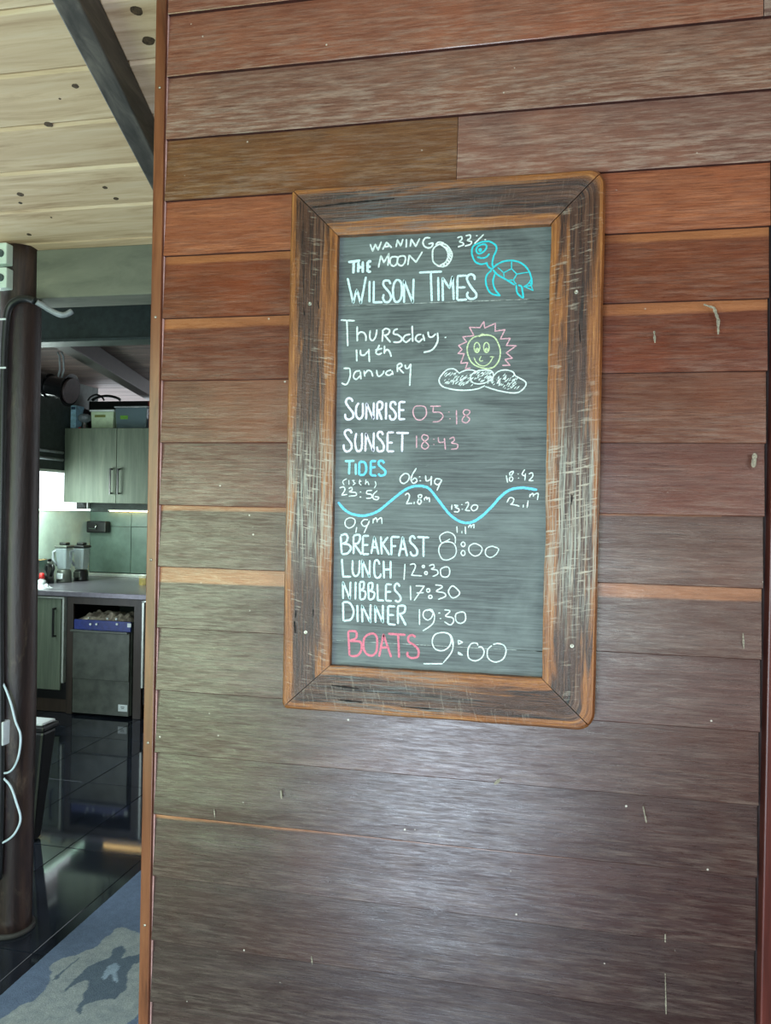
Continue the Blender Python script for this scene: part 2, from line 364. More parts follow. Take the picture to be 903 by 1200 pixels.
def seg(px, n=8):
    q = [at(x, y, 0) for x, y in px]; out = []
    for a, b in zip(q[:-1], q[1:]):
        for k in range(n): p = a.lerp(b, k/n); out.append((p.x, p.z))
    out.append((q[-1].x, q[-1].z)); return out
for k, (px, ww) in enumerate([([(824,357),(836,361),(841,375),(841,392)], .005), ([(884,531),(882,548)], .009), ([(766,388),(767,402)], .004),
                              ([(779,1094),(779,1104)], .003), ([(779,1140),(780,1188)], .0025), ([(579,919),(587,912)], .005), ([(753,945),(757,964)], .003),
                              ([(251,948),(252,958)], .003), ([(329,926),(330,936)], .004), ([(365,1120),(366,1130)], .003), ([(870,742),(871,760)], .003)]):
    stain('paint_smear', seg(px), ww, M['paint'], wall, -.0012, k, .9)
# trims: corner strip on the left, door jamb on the right
tl = MB()
tl.box(-0.846, -0.8225, -0.004, 0.03, 0.0, 3.0)
o = structure(tl.build('trim_1', M['jarrah'], None, bevel=.0015))
sb = MB().box(-0.8225, -0.8205, 0.006, 0.03, 0.0, 3.0).build('trim_gap_strip', plain('pale_sealant', (196, 160, 150), .5), o)
sc = MB()
for z in (2.45, 1.95, 1.42, 1.02, .62):
    sc = MB(); sc.lathe([(.0, 0), (.0032, .0), (.0026, .0014), (0, .0018)], n=10)
    s_ = sc.build('nail_head', M['screw'], o, smooth=True); s_.rotation_euler = (math.pi/2, 0, 0); s_.location = (-0.834, -0.004, z)
jb = MB().box(0.415, 0.50, -0.010, 0.12, 0.0, 2.2)
structure(jb.build('trim_2', M['darkred'], None, bevel=.003))
structure(MB().box(.50, .54, .01, .12, 0, 2.2).build('trim_3', M['backing']))
# ---------------------------------------------------------------- chalkboard
board = thing('chalkboard', 'large framed chalkboard with times written in chalk on the boarded wall', 'chalkboard')
FY = -0.036                                     # front of the frame
q = lambda px, py, y=FY: at(px, py, y)
XO0, XO1 = q(333, 600).x, q(704, 500).x
ZO1, ZO0 = q(600, 203).z, q(560, 848).z
IY = -0.018
XI0, XI1 = at(390.5, 520, FY).x, at(640, 520, FY).x
ZI1, ZI0 = at(520, 268.5, FY).z, at(520, 788.5, FY).z
def rail(side, rA, rB, grey, half, wav=0.0, tone=1.0):
    """side: L,R,T,B; a rough plank with mitred ends, outer corners rounded (rA at start, rB at end)"""
    N, K = 150, 22
    hor = side in 'TB'
    if hor: i0, i1, o0, o1 = XI0, XI1, XO0, XO1; inn, out = (ZI1, ZO1) if side == 'T' else (ZI0, ZO0)
    else: i0, i1, o0, o1 = ZI0, ZI1, ZO0, ZO1; inn, out = (XI1, XO1) if side == 'R' else (XI0, XO0)
    sg = 1 if out > inn else -1
    V = []; UV = []
    c45 = 1-math.sqrt(.5)
    oa, ob = o0+rA*c45, o1-rB*c45
    for i in range(N+1):
        s = i/N
        ai = i0+.0006+(i1-i0-.0012)*s; ao = oa+.0006+(ob-oa-.0012)*s
        inner = inn + sg*wav*max(0, noise.noise(Vector((ai*7, 3, 1))))*1.0 - sg*.0008*noise.noise(Vector((ai*40, 3, 5)))
        outer = out
        if ao < o0+rA: outer = out - sg*(rA-math.sqrt(max(0, rA*rA-(o0+rA-ao)**2)))
        if ao > o1-rB: outer = out - sg*(rB-math.sqrt(max(0, rB*rB-(ao-o1+rB)**2)))
        outer += sg*.0012*noise.noise(Vector((ao*9, 7, 2)))
        for k in range(K+1):
            t = k/K; a = ai+(ao-ai)*t; b = inner+(outer-inner)*t; wdt = abs(out-inn)
            din, dout = t*wdt, (1-t)*wdt
            h = 0.0
            if dout < .010: h += .010-math.sqrt(max(0, .010**2-(.010-dout)**2))
            if din < .003: h += .003-math.sqrt(max(0, .003**2-(.003-din)**2))
            g = (noise.noise(Vector((a*5, b*60, 3+ord(side))))) if hor else (noise.noise(Vector((b*60, a*5, 3+ord(side)))))
            h += .0006*g*min(1, dout/.01)
            x, z = (a, b) if hor else (b, a)
            V.append((x, FY+h, z)); UV.append(((a-(o0 if hor else 0)), t))
    nf = len(V); W = K+1
    back = [(v[0], -.0005, v[2]) for v in V]
    Fc = []
    def quad(a, b, c, d, flip): Fc.append((a, b, c, d) if not flip else (d, c, b, a))
    flip = (sg > 0) ^ (not hor)
    for i in range(N):
        for k in range(K):
            a = i*W+k; quad(a, a+W, a+W+1, a+1, flip)
    V2 = []
    idx = {}
    def bk(i):
        if i not in idx: idx[i] = nf+len(V2); V2.append(back[i]); UV.append(UV[i])
        return idx[i]
    for i in range(N):
        for k in (0, K):
            a, b = i*W+k, (i+1)*W+k; quad(a, b, bk(b), bk(a), flip ^ (k == 0) ^ True)
    for k in range(K):
        for i in (0, N):
            a, b = i*W+k, i*W+k+1; quad(a, b, bk(b), bk(a), flip ^ (i == 0))
    mb = MB(); mb.v = V+V2; mb.f = Fc
    o = mb.build('frame_rail', M['frame'], board, smooth=True)
    try: o.data.set_sharp_from_angle(angle=math.radians(40))
    except Exception: pass
    uvl = o.data.uv_layers.new(name='UVMap')
    for lp in o.data.loops: uvl.data[lp.index].uv = UV[lp.vertex_index]
    o['grey_centre'] = float(grey); o['grey_half_length'] = float(half); o['grey_tone'] = float(tone)
    return o
rL = rail('L', .012, .008, 1.56, .2); rL['label'] = 'left upright of the frame, pale weathering at mid height'
rR = rail('R', .034, .030, 1.52, .27, .004); rR['label'] = 'right upright of the frame with slanting saw marks'
rT = rail('T', .008, .030, .25, .22, 0, 0.0); rT['label'] = 'top rail of the frame with a dark split'
rB = rail('B', .012, .034, .22, .2, 0, .15); rB['label'] = 'bottom rail of the frame'
for (px, py), par in (((364, 356), rL), ((384, 741), rL), ((675, 342), rR), ((670, 757), rR)):
    pass
for (px, py), par in (((363, 356), rL), ((358, 741), rL), ((675, 342), rR), ((670, 757), rR)):
    p = at(px, py, FY); sc = MB().lathe([(.0, 0), (.0042, 0), (.0040, .0012), (.0018, .0014), (.0014, .0006), (0, .0006)], n=14)
    s_ = sc.build('screw', M['screw'], par, smooth=True); s_.rotation_euler = (math.pi/2, 0, 0); s_.location = (p.x, FY+.0003, p.z)
# dark cracks in the frame, thin slivers set in the surface
crk = plain('dark_crack', (16, 13, 12), .9)
for k, (pts, ww, par) in enumerate([([(366,243),(400,239),(430,236),(462,233)], .003, rT), ([(372,352),(374,362)], .002, rL), ([(356,360),(357,372)], .002, rL),
        ([(347,715),(346,724)], .003, rL), ([(367,714),(367,722)], .003, rL), ([(345,728),(346,742)], .006, rL), ([(678,380),(680,402)], .0022, rR), ([(670,580),(669,592)], .003, rR),
        ([(388,803),(420,807)], .003, rB), ([(396,820),(425,823)], .0035, rB), ([(469,828),(520,832)], .002, rB)]):
    out = []
    Q = [at(x, y, FY) for x, y in pts]
    for a, b in zip(Q[:-1], Q[1:]):
        for j in range(8): p = a.lerp(b, j/8); out.append((p.x, p.z))
    out.append((Q[-1].x, Q[-1].z))
    stain('crack', out, ww, crk, par, FY-.0013, 40+k, .9)
# three boards of the writing surface
zj1, zj2 = at(515, 354.5, IY).z, at(515, 757, IY).z
for z0, z1 in ((ZI0-.02, zj2-.0006), (zj2+.0006, zj1-.0006), (zj1+.0006, ZI1+.02)):
    MB().box(XI0-.02, XI1+.02, IY, IY+.012, z0, z1).build('board_panel', M['slate'], board, bevel=.0005, seg=1)
jm = plain('chalky_joint', (150, 160, 156), .8, 0, .3, 200)
for zj, px0, px1 in ((zj1, 393, 640), (zj2, 386, 636)):
    a, b = at(px0, 360, IY).x, at(px1, 360, IY).x
    stain('joint_line', [(a+(b-a)*i/40, zj) for i in range(41)], .0012, jm, board, IY-.0002, 3, 1.4)
# ---------------------------------------------------------------- chalk writing
CW = chalk_material('white_chalk', (226, 244, 240)); CT = chalk_material('thick_pale_chalk', (208, 240, 242), 1.0); CL = chalk_material('lilac_white_chalk', (226, 228, 246), 1.0)
CP = chalk_material('pink_chalk', (226, 178, 190), .75); CR = chalk_material('red_pink_chalk', (214, 122, 140), .9); CB = chalk_material('blue_chalk', (112, 204, 240), 1.0)
CC = chalk_material('turquoise_chalk', (56, 196, 206), 1.1); CY = chalk_material('pale_yellow_chalk', (206, 226, 178), .8); CQ = chalk_material('pale_cyan_chalk', (150, 226, 236), 1.0)
def catmull(P, closed):
    n = len(P); out = []
    rng = range(n if closed else n-1)
    for i in rng:
        if closed: p0, p1, p2, p3 = P[(i-1) % n], P[i], P[(i+1) % n], P[(i+2) % n]
        else: p0, p1, p2, p3 = P[max(i-1, 0)], P[i], P[i+1], P[min(i+2, n-1)]
        for k in range(6):
            t = k/6; out.append(tuple(.5*((2*p1[j])+(-p0[j]+p2[j])*t+(2*p0[j]-5*p1[j]+4*p2[j]-p3[j])*t*t+(-p0[j]+3*p1[j]-3*p2[j]+p3[j])*t**3) for j in (0, 1)))
    out.append(P[0] if closed else P[-1]); return out
SK = [0]
def ribbon(mb, pts, w, closed=False):
    SK[0] += 1; y = IY-.0004-.00001*(SK[0] % 23); rr = random.Random(SK[0])
    den = [pts[0]]                                # even sampling
    for a, b in zip(pts[:-1], pts[1:]):
        L = math.hypot(b[0]-a[0], b[1]-a[1]); m = max(1, int(L/.0016))
        for k in range(1, m+1): den.append((a[0]+(b[0]-a[0])*k/m, a[1]+(b[1]-a[1])*k/m))
    n0 = len(mb.v); n = len(den)
    for i, p in enumerate(den):
        a = den[max(i-1, 0)]; b = den[min(i+1, n-1)]; dx, dz = b[0]-a[0], b[1]-a[1]; L = math.hypot(dx, dz) or 1
        e = 1.0 if closed else min(1.0, .62+.38*min(i, n-1-i)/1.5)
        w1, w2 = (w*.5*e*(1+.3*(rr.random()-.5)) for _ in (0, 1))
        mb.v += [(p[0]-dz/L*w1, y, p[1]+dx/L*w1), (p[0]+dz/L*w2, y, p[1]-dx/L*w2)]
        if i: k = n0+2*i-2; mb.f.append((k, k+1, k+3, k+2))
def chalk(crop, w, mat, text, name='chalk_lettering', label=None):
    """crop = (x origin, y origin, magnification) of the tracing; strokes are mapped onto the board's plane"""
    ox, oy, sc_ = crop; mb = MB()
    for st in text.strip().split(';'):
        st = st.split()
        if not st: continue
        kind, nums = st[0], [float(x) for x in ' '.join(st[1:]).replace(',', ' ').split()]
        P = list(zip(nums[::2], nums[1::2]))
        if kind == 'O': x, y, rx, ry = nums; P = [(x+rx*math.cos(a*math.pi/5)*(1+.05*math.sin(a*3+x)), y+ry*math.sin(a*math.pi/5)) for a in range(10)]; P = catmull(P, True)
        elif kind == 'D': x, y = nums[:2]; r = nums[2] if len(nums) > 2 else w*.35; P = [(x-r, y), (x+r, y+.1)]
        elif kind == 'C': P = catmull(P, False)
        elif kind == 'Z': P = catmull(P, True)
        W = []
        for x, y in P:
            p = at(ox+x/sc_, oy+y/sc_, IY); W.append((p.x, p.z))
        ribbon(mb, W, (w*.9 if kind != 'D' else w)/sc_*1.56/F_PX*1.02, kind in 'OZ')
    # face the room
    o = mb.build(name, mat, board)
    if label: o['label'] = label
    return o
R1, R2, R3, R4, R5 = (380,260,6.45), (510,260,6.45), (390,360,6.45), (500,360,6.45), (390,455,5.312)
W7, W8, S1, S2 = (395,305,9.03), (480,305,9.03), (395,455,10.03), (395,495,10.03)
T1, T2, T3, T4, T5, T6, T0 = (390,530,6.45), (510,530,6.45), (390,615,7.525), (480,615,7.525), (390,690,7.525), (480,690,7.525), (385,530,3.473)
chalk(R1, 14, CW, '''L 345,168 365,222 384,170 406,213 430,150; L 440,210 470,155 508,196; L 452,190 495,182; L 541,192 552,138 576,182 594,130; L 620,130 618,195; L 648,188 656,132 690,185 720,125;
C 800,122 765,122 745,150 755,185 790,198 815,182 820,160; L 785,166 824,160''')
chalk(R1, 14, CW, '''L 408,347 427,256 450,308 488,240 480,332; Z 545,265 505,270 495,310 520,335 545,318 552,285; Z 600,258 560,268 552,310 580,332 606,310 612,275; L 630,327 640,252 692,305 740,225''')
chalk((0,0,1), 2.0, CW, '''O 517.6,299.2,11.6,13.4; C 515,286 522,291 525,299 522,307 514,312; L 521,289 527,294; L 523,291 528,298; L 524,295 528,301; L 524,299 528,305; L 524,303 526,308; L 522,306 524,310; L 520,308 520,312; C 510,287 514,284 520,285''', 'chalk_drawing', 'white chalk crescent moon')
chalk(R2, 12, CW, '''C 165,122 195,112 200,132 182,150 206,158 210,175 170,190; C 228,105 262,100 262,125 242,140 272,150 262,172 222,183; L 295,165 365,95; D 312,105,6; D 376,135,6''')
chalk(R1, 22, CT, '''L 180,305 270,293; L 222,300 219,390; L 258,300 255,383; L 290,300 290,385; L 258,345 290,341; L 327,300 326,380; L 327,300 355,300; L 327,340 350,338; L 327,378 352,375''')
chalk(W7, 25, CT, '''L 110,190 170,455 207,310 250,460 305,175; L 342,220 340,445; L 388,220 385,445 480,445; C 565,255 545,218 500,218 487,255 512,295 550,340 570,395 545,440 505,440 485,400 495,360;
Z 635,208 600,250 590,340 605,425 635,442 670,410 685,330 675,240; L 708,452 705,212 800,452 808,195''')
chalk(W8, 25, CT, '''L 98,131 340,121; L 222,131 232,435; L 300,178 305,430; L 350,432 346,185 420,295 453,170 465,420; L 505,172 500,420; L 500,168 600,161; L 508,290 590,286; L 500,422 605,415;
C 685,210 680,165 640,150 605,180 615,230 660,300 700,350 700,390 655,410 615,395 605,360 620,335''')
chalk(R3, 14, CW, '''L 58,98 165,103; L 105,100 112,295; L 183,145 184,258; C 185,212 205,190 235,195 250,225 248,256; C 282,175 278,220 285,245 305,250 325,215 332,170; L 378,178 372,262; C 370,182 400,162 428,175 415,205 385,212; L 390,214 435,266;
C 490,165 465,175 458,200 490,210 520,235 505,262 455,265; C 585,205 545,215 530,245 555,264 590,235; L 598,140 603,262; C 668,205 635,215 625,245 650,262 677,238; L 680,205 692,256; C 718,185 725,220 750,225 778,200; C 790,192 790,260 750,322 685,342; D 850,229,6''')
chalk(R3, 14, CW, '''L 178,320 181,410; C 208,322 212,360 240,360 265,330; L 270,315 276,415; C 352,285 335,320 325,345 345,358 370,345; L 318,325 372,312; L 390,290 388,352; C 390,338 410,320 430,340 440,375''')
chalk(R3, 13, CW, '''L 80,462 126,462; C 128,462 130,520 110,575 90,585 65,572; C 205,480 170,490 155,525 175,545 205,520; L 208,485 211,546; L 235,480 241,525; C 241,505 265,478 290,490 301,525; C 330,475 335,510 350,522 375,505 386,480;
C 440,475 410,485 400,505 425,515 450,498; L 446,478 454,512; L 486,440 488,490; C 482,440 510,425 520,445 492,465; L 500,465 536,500; C 545,435 550,460 570,460 586,430; L 588,428 580,595''')
chalk(R4, 11, CY, '''Z 430,212 350,230 308,290 310,360 350,430 430,462 500,455 545,400 553,320 520,240 475,213; C 395,225 415,205 440,212''', 'chalk_drawing', 'pale yellow chalk sun face outline')
chalk(R4, 9, CY, '''O 378,305,21,38; O 450,305,21,38; O 380,325,11,14; O 452,325,11,14; L 370,322 390,325; L 443,322 462,325; L 372,335 388,338; C 410,370 398,395 405,408 425,403; C 355,380 380,425 425,445 470,425 498,380; L 475,375 508,375''', 'chalk_drawing', 'smiling chalk eyes and mouth')
chalk(R4, 10, CP, '''L 330,460 290,468 308,418 255,425 282,352 235,350 265,320 240,290 300,262 270,225 355,215 322,152 400,155 430,108 437,158 518,122 515,182 590,170 555,240 630,235 600,290 675,292 600,345 645,385 590,395 628,440 570,440''', 'chalk_drawing', 'pink chalk sun rays')
rr = random.Random(5); scr = ''
for (x0, x1, y0, y1, m) in ((130, 220, 500, 585, 34), (215, 335, 520, 600, 44), (350, 490, 495, 570, 46), (450, 540, 535, 590, 20), (520, 690, 520, 625, 66)):
    for k in range(m):
        x = rr.uniform(x0, x1); y = rr.uniform(y0, y1); scr += 'L %.0f,%.0f %.0f,%.0f;' % (x, y, x+rr.uniform(8, 22), y-rr.uniform(6, 22))
chalk(R4, 6, CW, scr, 'chalk_drawing', 'white chalk cloud shading')
chalk(R4, 11, CW, '''C 240,495 205,468 150,475 100,530 95,570 130,605 220,625 310,628 390,615 438,592; C 240,500 290,478 340,475 372,488; Z 380,483 335,515 335,558 370,578 430,575 480,550 502,520 490,485 440,475;
C 500,525 540,485 600,475 650,490 670,520 740,560 745,595 700,640 640,648 560,635 500,620 440,600''', 'chalk_drawing', 'white chalk cloud outlines')
chalk(S1, 29, CL, '''C 183,158 160,122 118,125 103,170 140,230 185,290 185,340 140,368 100,352 92,300; C 255,172 225,220 222,310 245,355 275,355 300,310 300,172; L 340,368 345,178 425,362 430,168; L 470,368 470,172; C 470,170 510,158 532,190 520,240 480,262; L 488,265 525,372;
L 575,168 572,368; C 690,200 670,163 632,170 627,220 670,270 690,320 670,362 630,362 614,312; L 730,162 727,366; L 730,162 802,162; L 730,258 788,255; L 727,366 798,362''')
chalk(S2, 28, CL, '''C 170,130 150,93 108,93 88,130 120,190 165,250 165,310 120,342 82,320 76,258; C 226,125 210,220 225,320 260,338 290,290 290,122; L 330,342 338,128 425,342 430,118; C 538,150 520,113 482,120 477,170 520,220 548,280 535,332 482,338 466,285; L 592,120 590,342; L 592,118 666,118; L 595,240 653,238; L 590,342 668,340; L 692,122 842,126; L 765,126 762,348''')
chalk(S2, 28, CQ, 'L 90,455 203,451; L 145,455 140,612; L 217,482 219,618')
chalk(S2, 30, CB, '''L 260,462 258,620; C 260,462 320,470 343,540 320,608 262,620; L 395,455 392,620; L 395,455 458,456; L 395,530 452,527; L 392,622 462,626; C 552,482 530,452 492,458 488,495 520,530 563,570 558,612 510,627 482,602''')
chalk(R5, 8, CP, '''Z 545,110 510,115 498,150 515,190 550,197 580,165 575,120; L 605,112 672,112; L 625,115 622,150; C 622,150 665,150 685,175 660,205 620,210; D 722,148,4; D 728,190,4; L 768,135 770,225; Z 850,140 820,135 812,158 850,190 830,215 805,205 812,180 845,160''')
chalk(R5, 8, CP, '''L 520,295 520,372; Z 590,298 562,290 555,315 595,355 575,378 552,365 560,340 588,318; D 628,318,4; D 628,350,4; C 655,305 660,335 690,335; L 693,310 700,382; C 725,315 750,305 755,325 738,340 775,350 770,375 735,380''')
chalk(T1, 8, CW, '''C 105,200 75,220 85,248; L 120,210 122,245; C 145,215 160,212 155,225 168,235 150,248; C 205,205 200,235 215,248; L 195,220 216,220; L 250,205 245,245; C 248,232 262,222 272,248; C 318,218 325,245 312,272''')
chalk(T1, 10, CW, '''C 50,270 80,262 90,285 65,325; L 65,325 108,318; C 118,275 140,265 145,285 125,298 170,305 175,325 120,332; D 208,300,5; D 208,338,6; L 255,290 298,288; C 258,290 255,312 290,320 290,345 250,348; C 335,290 305,320 305,350 335,358 345,340 315,335''')
chalk(T1, 11, CW, '''Z 545,160 510,190 512,225 540,235 570,210 575,175; C 630,120 600,170 590,210 610,235 635,215 620,195 598,210; D 655,185,5; D 660,215,6; C 700,175 705,215 735,205 745,180; L 745,180 740,250; C 815,205 780,200 768,230 790,245 815,225 820,205; L 820,210 785,290''')
chalk(T1, 11, CW, '''C 545,325 565,310 578,335 555,390; L 552,390 600,385; L 615,375 612,392; Z 668,322 645,325 650,345 668,370 655,392 640,378 650,352 668,340; L 690,345 692,365; C 692,350 705,338 712,362; C 712,350 728,345 728,378''')
chalk(T0, 11.5, CB, 'C 38,203 70,238 110,255 150,257 200,240 250,200 300,160 340,140 380,138 410,150 450,200 490,250 530,280 570,287 610,270 660,225 700,180 740,152 790,145 848,153', 'chalk_drawing', 'wavy blue chalk tide line')
chalk(T1, 10, CW, '''Z 130,495 95,515 95,555 125,572 160,550 165,510; L 180,565 172,610; C 265,510 235,510 215,535 235,560 265,545 275,515; L 275,520 235,610; L 305,500 302,538; C 305,515 325,495 335,530; C 335,515 365,495 370,542''')
chalk(T2, 10, CW, '''L 125,395 122,435; C 140,400 170,405 150,415 178,430 170,450 140,448; D 200,395,5; D 203,430,5; C 225,385 245,378 248,400 225,440; L 225,440 262,442; Z 290,398 270,420 285,442 312,430 318,405''')
chalk(T2, 10, CW, '''L 162,560 165,608; L 200,595 200,612; L 225,560 228,618; L 250,555 252,572; C 252,560 265,550 270,572; C 270,560 290,545 290,575''')
chalk(T2, 10, CW, '''L 535,175 545,230; Z 590,145 562,155 566,180 585,195 575,220 558,208 570,180; D 625,165,4; D 628,195,4; C 675,130 655,165 675,180; L 680,160 675,215; C 705,165 730,155 735,180 705,215; L 705,215 742,215''')
chalk(T2, 10, CW, '''C 540,380 560,345 590,350 585,380 565,395; C 565,395 600,398 635,408; L 665,395 662,418; L 700,365 692,420; L 715,315 712,340; C 715,325 735,310 740,335; C 740,325 775,310 770,360''')
chalk(T3, 20, CT, '''L 68,100 78,258; C 68,95 110,82 130,110 115,152 80,168; C 80,165 140,175 158,210 130,250 80,260; L 182,97 182,258; C 182,95 232,88 238,125 220,162 190,168; L 190,170 252,262; L 265,100 262,260; L 265,97 317,97; L 262,180 312,176; L 262,260 318,257; L 337,256 365,104 403,262; L 347,200 385,198;
L 422,102 430,260; L 485,107 437,170 498,266; L 515,110 515,268; L 515,106 588,107; L 515,190 558,186; L 581,278 615,108 654,278; L 592,214 640,212; C 725,125 705,100 682,112 682,150 720,190 743,230 733,268 697,268 682,236; L 742,107 848,113; L 798,113 798,283''')
chalk(T4, 11, CW, '''C 275,155 265,100 320,65 370,75 400,110 400,168; C 280,160 320,145 355,125; Z 330,150 275,170 255,230 285,300 340,308 395,275 410,220 385,165; O 470,172,17,20; O 470,249,17,22; Z 575,165 525,190 525,240 570,275 620,255 635,200; Z 720,190 675,210 668,260 710,288 760,260 782,215 755,198''')
chalk(T3, 19, CT, '''L 79,300 90,457 160,457; C 173,312 175,420 200,453 230,420 235,312; L 262,466 258,312 322,463 325,312; C 412,350 395,314 370,322 363,400 376,462 410,462 424,430; L 446,317 451,473; L 508,317 508,473; L 448,395 508,392''')
chalk(T3, 12, CW, '''L 635,345 626,485; C 678,352 715,345 726,375 690,445; L 690,445 785,450; O 797,368,10,10; O 820,425,12,13''')
chalk(T4, 12, CW, '''C 170,362 205,350 215,375 190,390 240,402 245,435 200,455; Z 310,372 272,395 280,450 325,460 350,430 345,380''')
chalk(T3, 19, CT, '''L 90,653 88,502 150,653 155,502; L 200,502 198,658; L 236,512 239,658; C 236,507 272,505 268,560 240,573; C 240,575 286,592 278,648 240,660; L 311,517 316,658; C 312,517 347,513 343,570 315,579; C 318,580 365,600 353,650 318,660; L 392,522 395,665 450,668; L 468,527 466,666; L 468,523 518,526; L 468,592 513,591; L 466,668 518,671;
C 588,545 570,518 547,532 547,575 585,620 598,655 575,678 547,666''')
chalk(T3, 12, CW, '''L 682,535 686,665; L 728,538 805,540 715,668; L 735,600 800,598; O 840,578,14,15; O 858,635,15,14''')
chalk(T4, 12, CW, '''C 225,530 270,535 285,550 235,585 300,600 315,630 250,658; Z 370,540 340,590 370,640 410,635 440,600 405,555''')
chalk(T5, 20, CT, '''L 89,117 92,283; C 90,117 150,127 183,200 158,268 95,283; L 215,142 218,293; L 260,296 256,147 330,296 332,137; L 376,298 371,147 440,298 440,142; L 486,152 485,308; L 486,152 548,156; L 486,231 538,232; L 485,310 552,317; L 572,155 573,310; C 570,152 632,152 628,205 582,223; L 592,225 643,322''')
chalk(T6, 12, CW, '''L 85,180 86,318; C 205,212 170,185 125,200 120,245 155,275 190,255 205,215; C 150,195 180,182 205,192; C 195,180 217,240 200,310 115,370; D 260,213,9; D 270,262,7; C 305,185 345,190 350,205 315,240 375,255 385,290 355,318 305,290; Z 450,205 405,225 410,285 450,305 490,275 485,215''')
chalk(T5, 21, CR, '''L 135,377 146,588; C 132,374 200,377 205,430 150,458; C 150,460 243,470 250,540 215,588 150,590; Z 325,397 275,440 275,540 325,588 380,560 390,450 370,402; L 407,598 445,402 514,603; L 422,520 490,515; L 487,396 640,406; L 575,405 582,608; C 728,427 700,407 667,422 667,465 720,500 755,545 745,598 695,610 657,588 659,555''', 'chalk_lettering', 'pink chalk word')
chalk(T6, 12, CW, '''Z 285,385 220,405 198,470 225,530 290,545 345,510 365,450 340,395; C 300,385 360,410 382,480 367,560 295,652; C 345,400 372,440 380,500; L 292,660 120,660; L 425,453 465,470 430,488 425,453; L 425,555 465,585 430,575 425,555; C 600,500 590,480 540,485 512,540 520,610 575,635 630,610 655,560 635,515 603,515; C 735,490 780,482 830,500 848,550 820,620 750,645 690,610 685,540 722,500''')
chalk(R2, 14, CC, '''C 395,310 345,320 300,300 275,240 285,185 330,160 360,151 410,150 455,178 460,215 440,260 430,310 435,345; C 315,265 350,275 385,265 408,240; Z 330,180 310,205 315,235 340,240 375,215 387,185 370,170; O 338,213,7,9; L 330,208 346,216;
C 385,305 400,340 430,360; C 430,355 470,320 530,296 600,296 660,320 705,370 725,430 728,480; C 435,362 470,400 540,440 600,478; C 425,365 385,410 385,480 420,540 490,560; C 490,560 450,510 435,450 450,390; C 610,478 620,540 665,578; C 665,578 658,530 650,490 625,478''', 'chalk_drawing', 'turquoise chalk turtle outline')
chalk(R2, 9, CC, '''L 575,300 575,355; L 470,345 515,385 575,355 615,395 590,440 555,440; L 515,385 520,418; L 615,395 710,380; C 590,440 600,460 612,472; C 725,430 700,470 665,490; L 675,490 738,520 712,455; L 668,492 728,480''', 'chalk_drawing', 'turquoise chalk shell pattern')
recentre(board)
# ---------------------------------------------------------------- pine ceiling that slopes down behind the wall
cz = lambda y: EYE+1.64-.3*(y+DW)
mb = MB()
for x0, x1, y0, y1 in ((-4.2, -.86, RY, .87), (-.86, .5, .14, .87)):
    mb.hexa([(x, y, cz(y)+.021+.03*k) for k in (0, 1) for y in (y0, y1) for x in (x0, x1)])
ceil = structure(mb.build('ceiling', M['backing']))
Yb = 2.42
for k in range(20):
    y1 = Yb - .163*k - DW; y0 = y1 - .163
    if y1 < RY: break
    x1 = .5 if y0 > .14 else -.86
    g = .0022; a, b = y0+g, y1-g; ch = .006
    mb = MB(); n = 0
    sec = [(a, .02), (a, ch), (a+ch, 0), (b-ch, 0), (b, ch), (b, .02)]
    mb.v = [(x, y, cz(y)+h) for x in (-4.2, x1) for (y, h) in sec]
    mb.f = [(i, i+1, i+7, i+6) for i in range(5)] + [(0, 1, 2, 3, 4, 5)[::-1], (6, 7, 8, 9, 10, 11), (5, 0, 6, 11)]
    mb.build('ceiling_board', M['pine'], ceil)
y1 = Yb-DW
# narrow last board up to the beam
MB().hexa([(x, y, cz(y)+.02*k) for k in (0, 1) for y in (y1+.002, .93) for x in (-4.2, .5)]).build('ceiling_board', M['pine'], ceil)
knot_m = plain('dark_pine_knot', (74, 58, 42), .7, 0, .4, 120)
# rafter under it, slightly skewed
def on_ceiling(px, py, h):
    r = ratio(px, py); Y = (1.64-h)/(r[1]+.3); return Vector((r[0]*Y, Y-DW, EYE+r[1]*Y))
H = .10
for px, py, sz in ((158, 178, .5), (88, 101, 1.0), (57, 146, 1.3), (160, 13, 1.6), (174, 48, 1.7), (24, 228, 1.2), (24, 238, .7), (123, 220, .9), (34, 275, .9), (70, 116, .4), (60, 255, .4), (136, 233, .9)):
    c_ = on_ceiling(px, py, .0006); mbk = MB(); rk = random.Random(px)
    for k in range(14):
        a = 2*math.pi*k/14; rx_, ry_ = .0085*sz*(1+.3*rk.random()), .0062*sz*(1+.3*rk.random()); x_, y_ = c_.x+rx_*math.cos(a), c_.y+ry_*math.sin(a)
        mbk.v.append((x_, y_, cz(y_)-.0004)); 
    mbk.v += [(a_[0], a_[1], a_[2]+.001) for a_ in mbk.v[:14]]
    mbk.f = [tuple(range(14))[::-1]] + [(k, (k+1) % 14, 14+(k+1) % 14, 14+k) for k in range(14)]
    mbk.build('knot', knot_m, ceil)
a0, a1 = on_ceiling(60, 0, H), on_ceiling(181, 228, H); b0, b1 = on_ceiling(92, 0, H), on_ceiling(182, 185, H)
def ext(p, q_, y):
    t = (y-p.y)/(q_.y-p.y); return p.lerp(q_, t)
pts = []
for h in (0, H-.001):
    for y in (-.7, .84):
        for (p, q_) in ((a0, a1), (b0, b1)):
            e = ext(p, q_, y); pts.append((e.x, e.y, e.z+h))
tag(MB().hexa(pts).build('rafter', M['rafter'], None, bevel=.004), 'grey weathered rafter running under the pale pine ceiling boards', 'rafter')
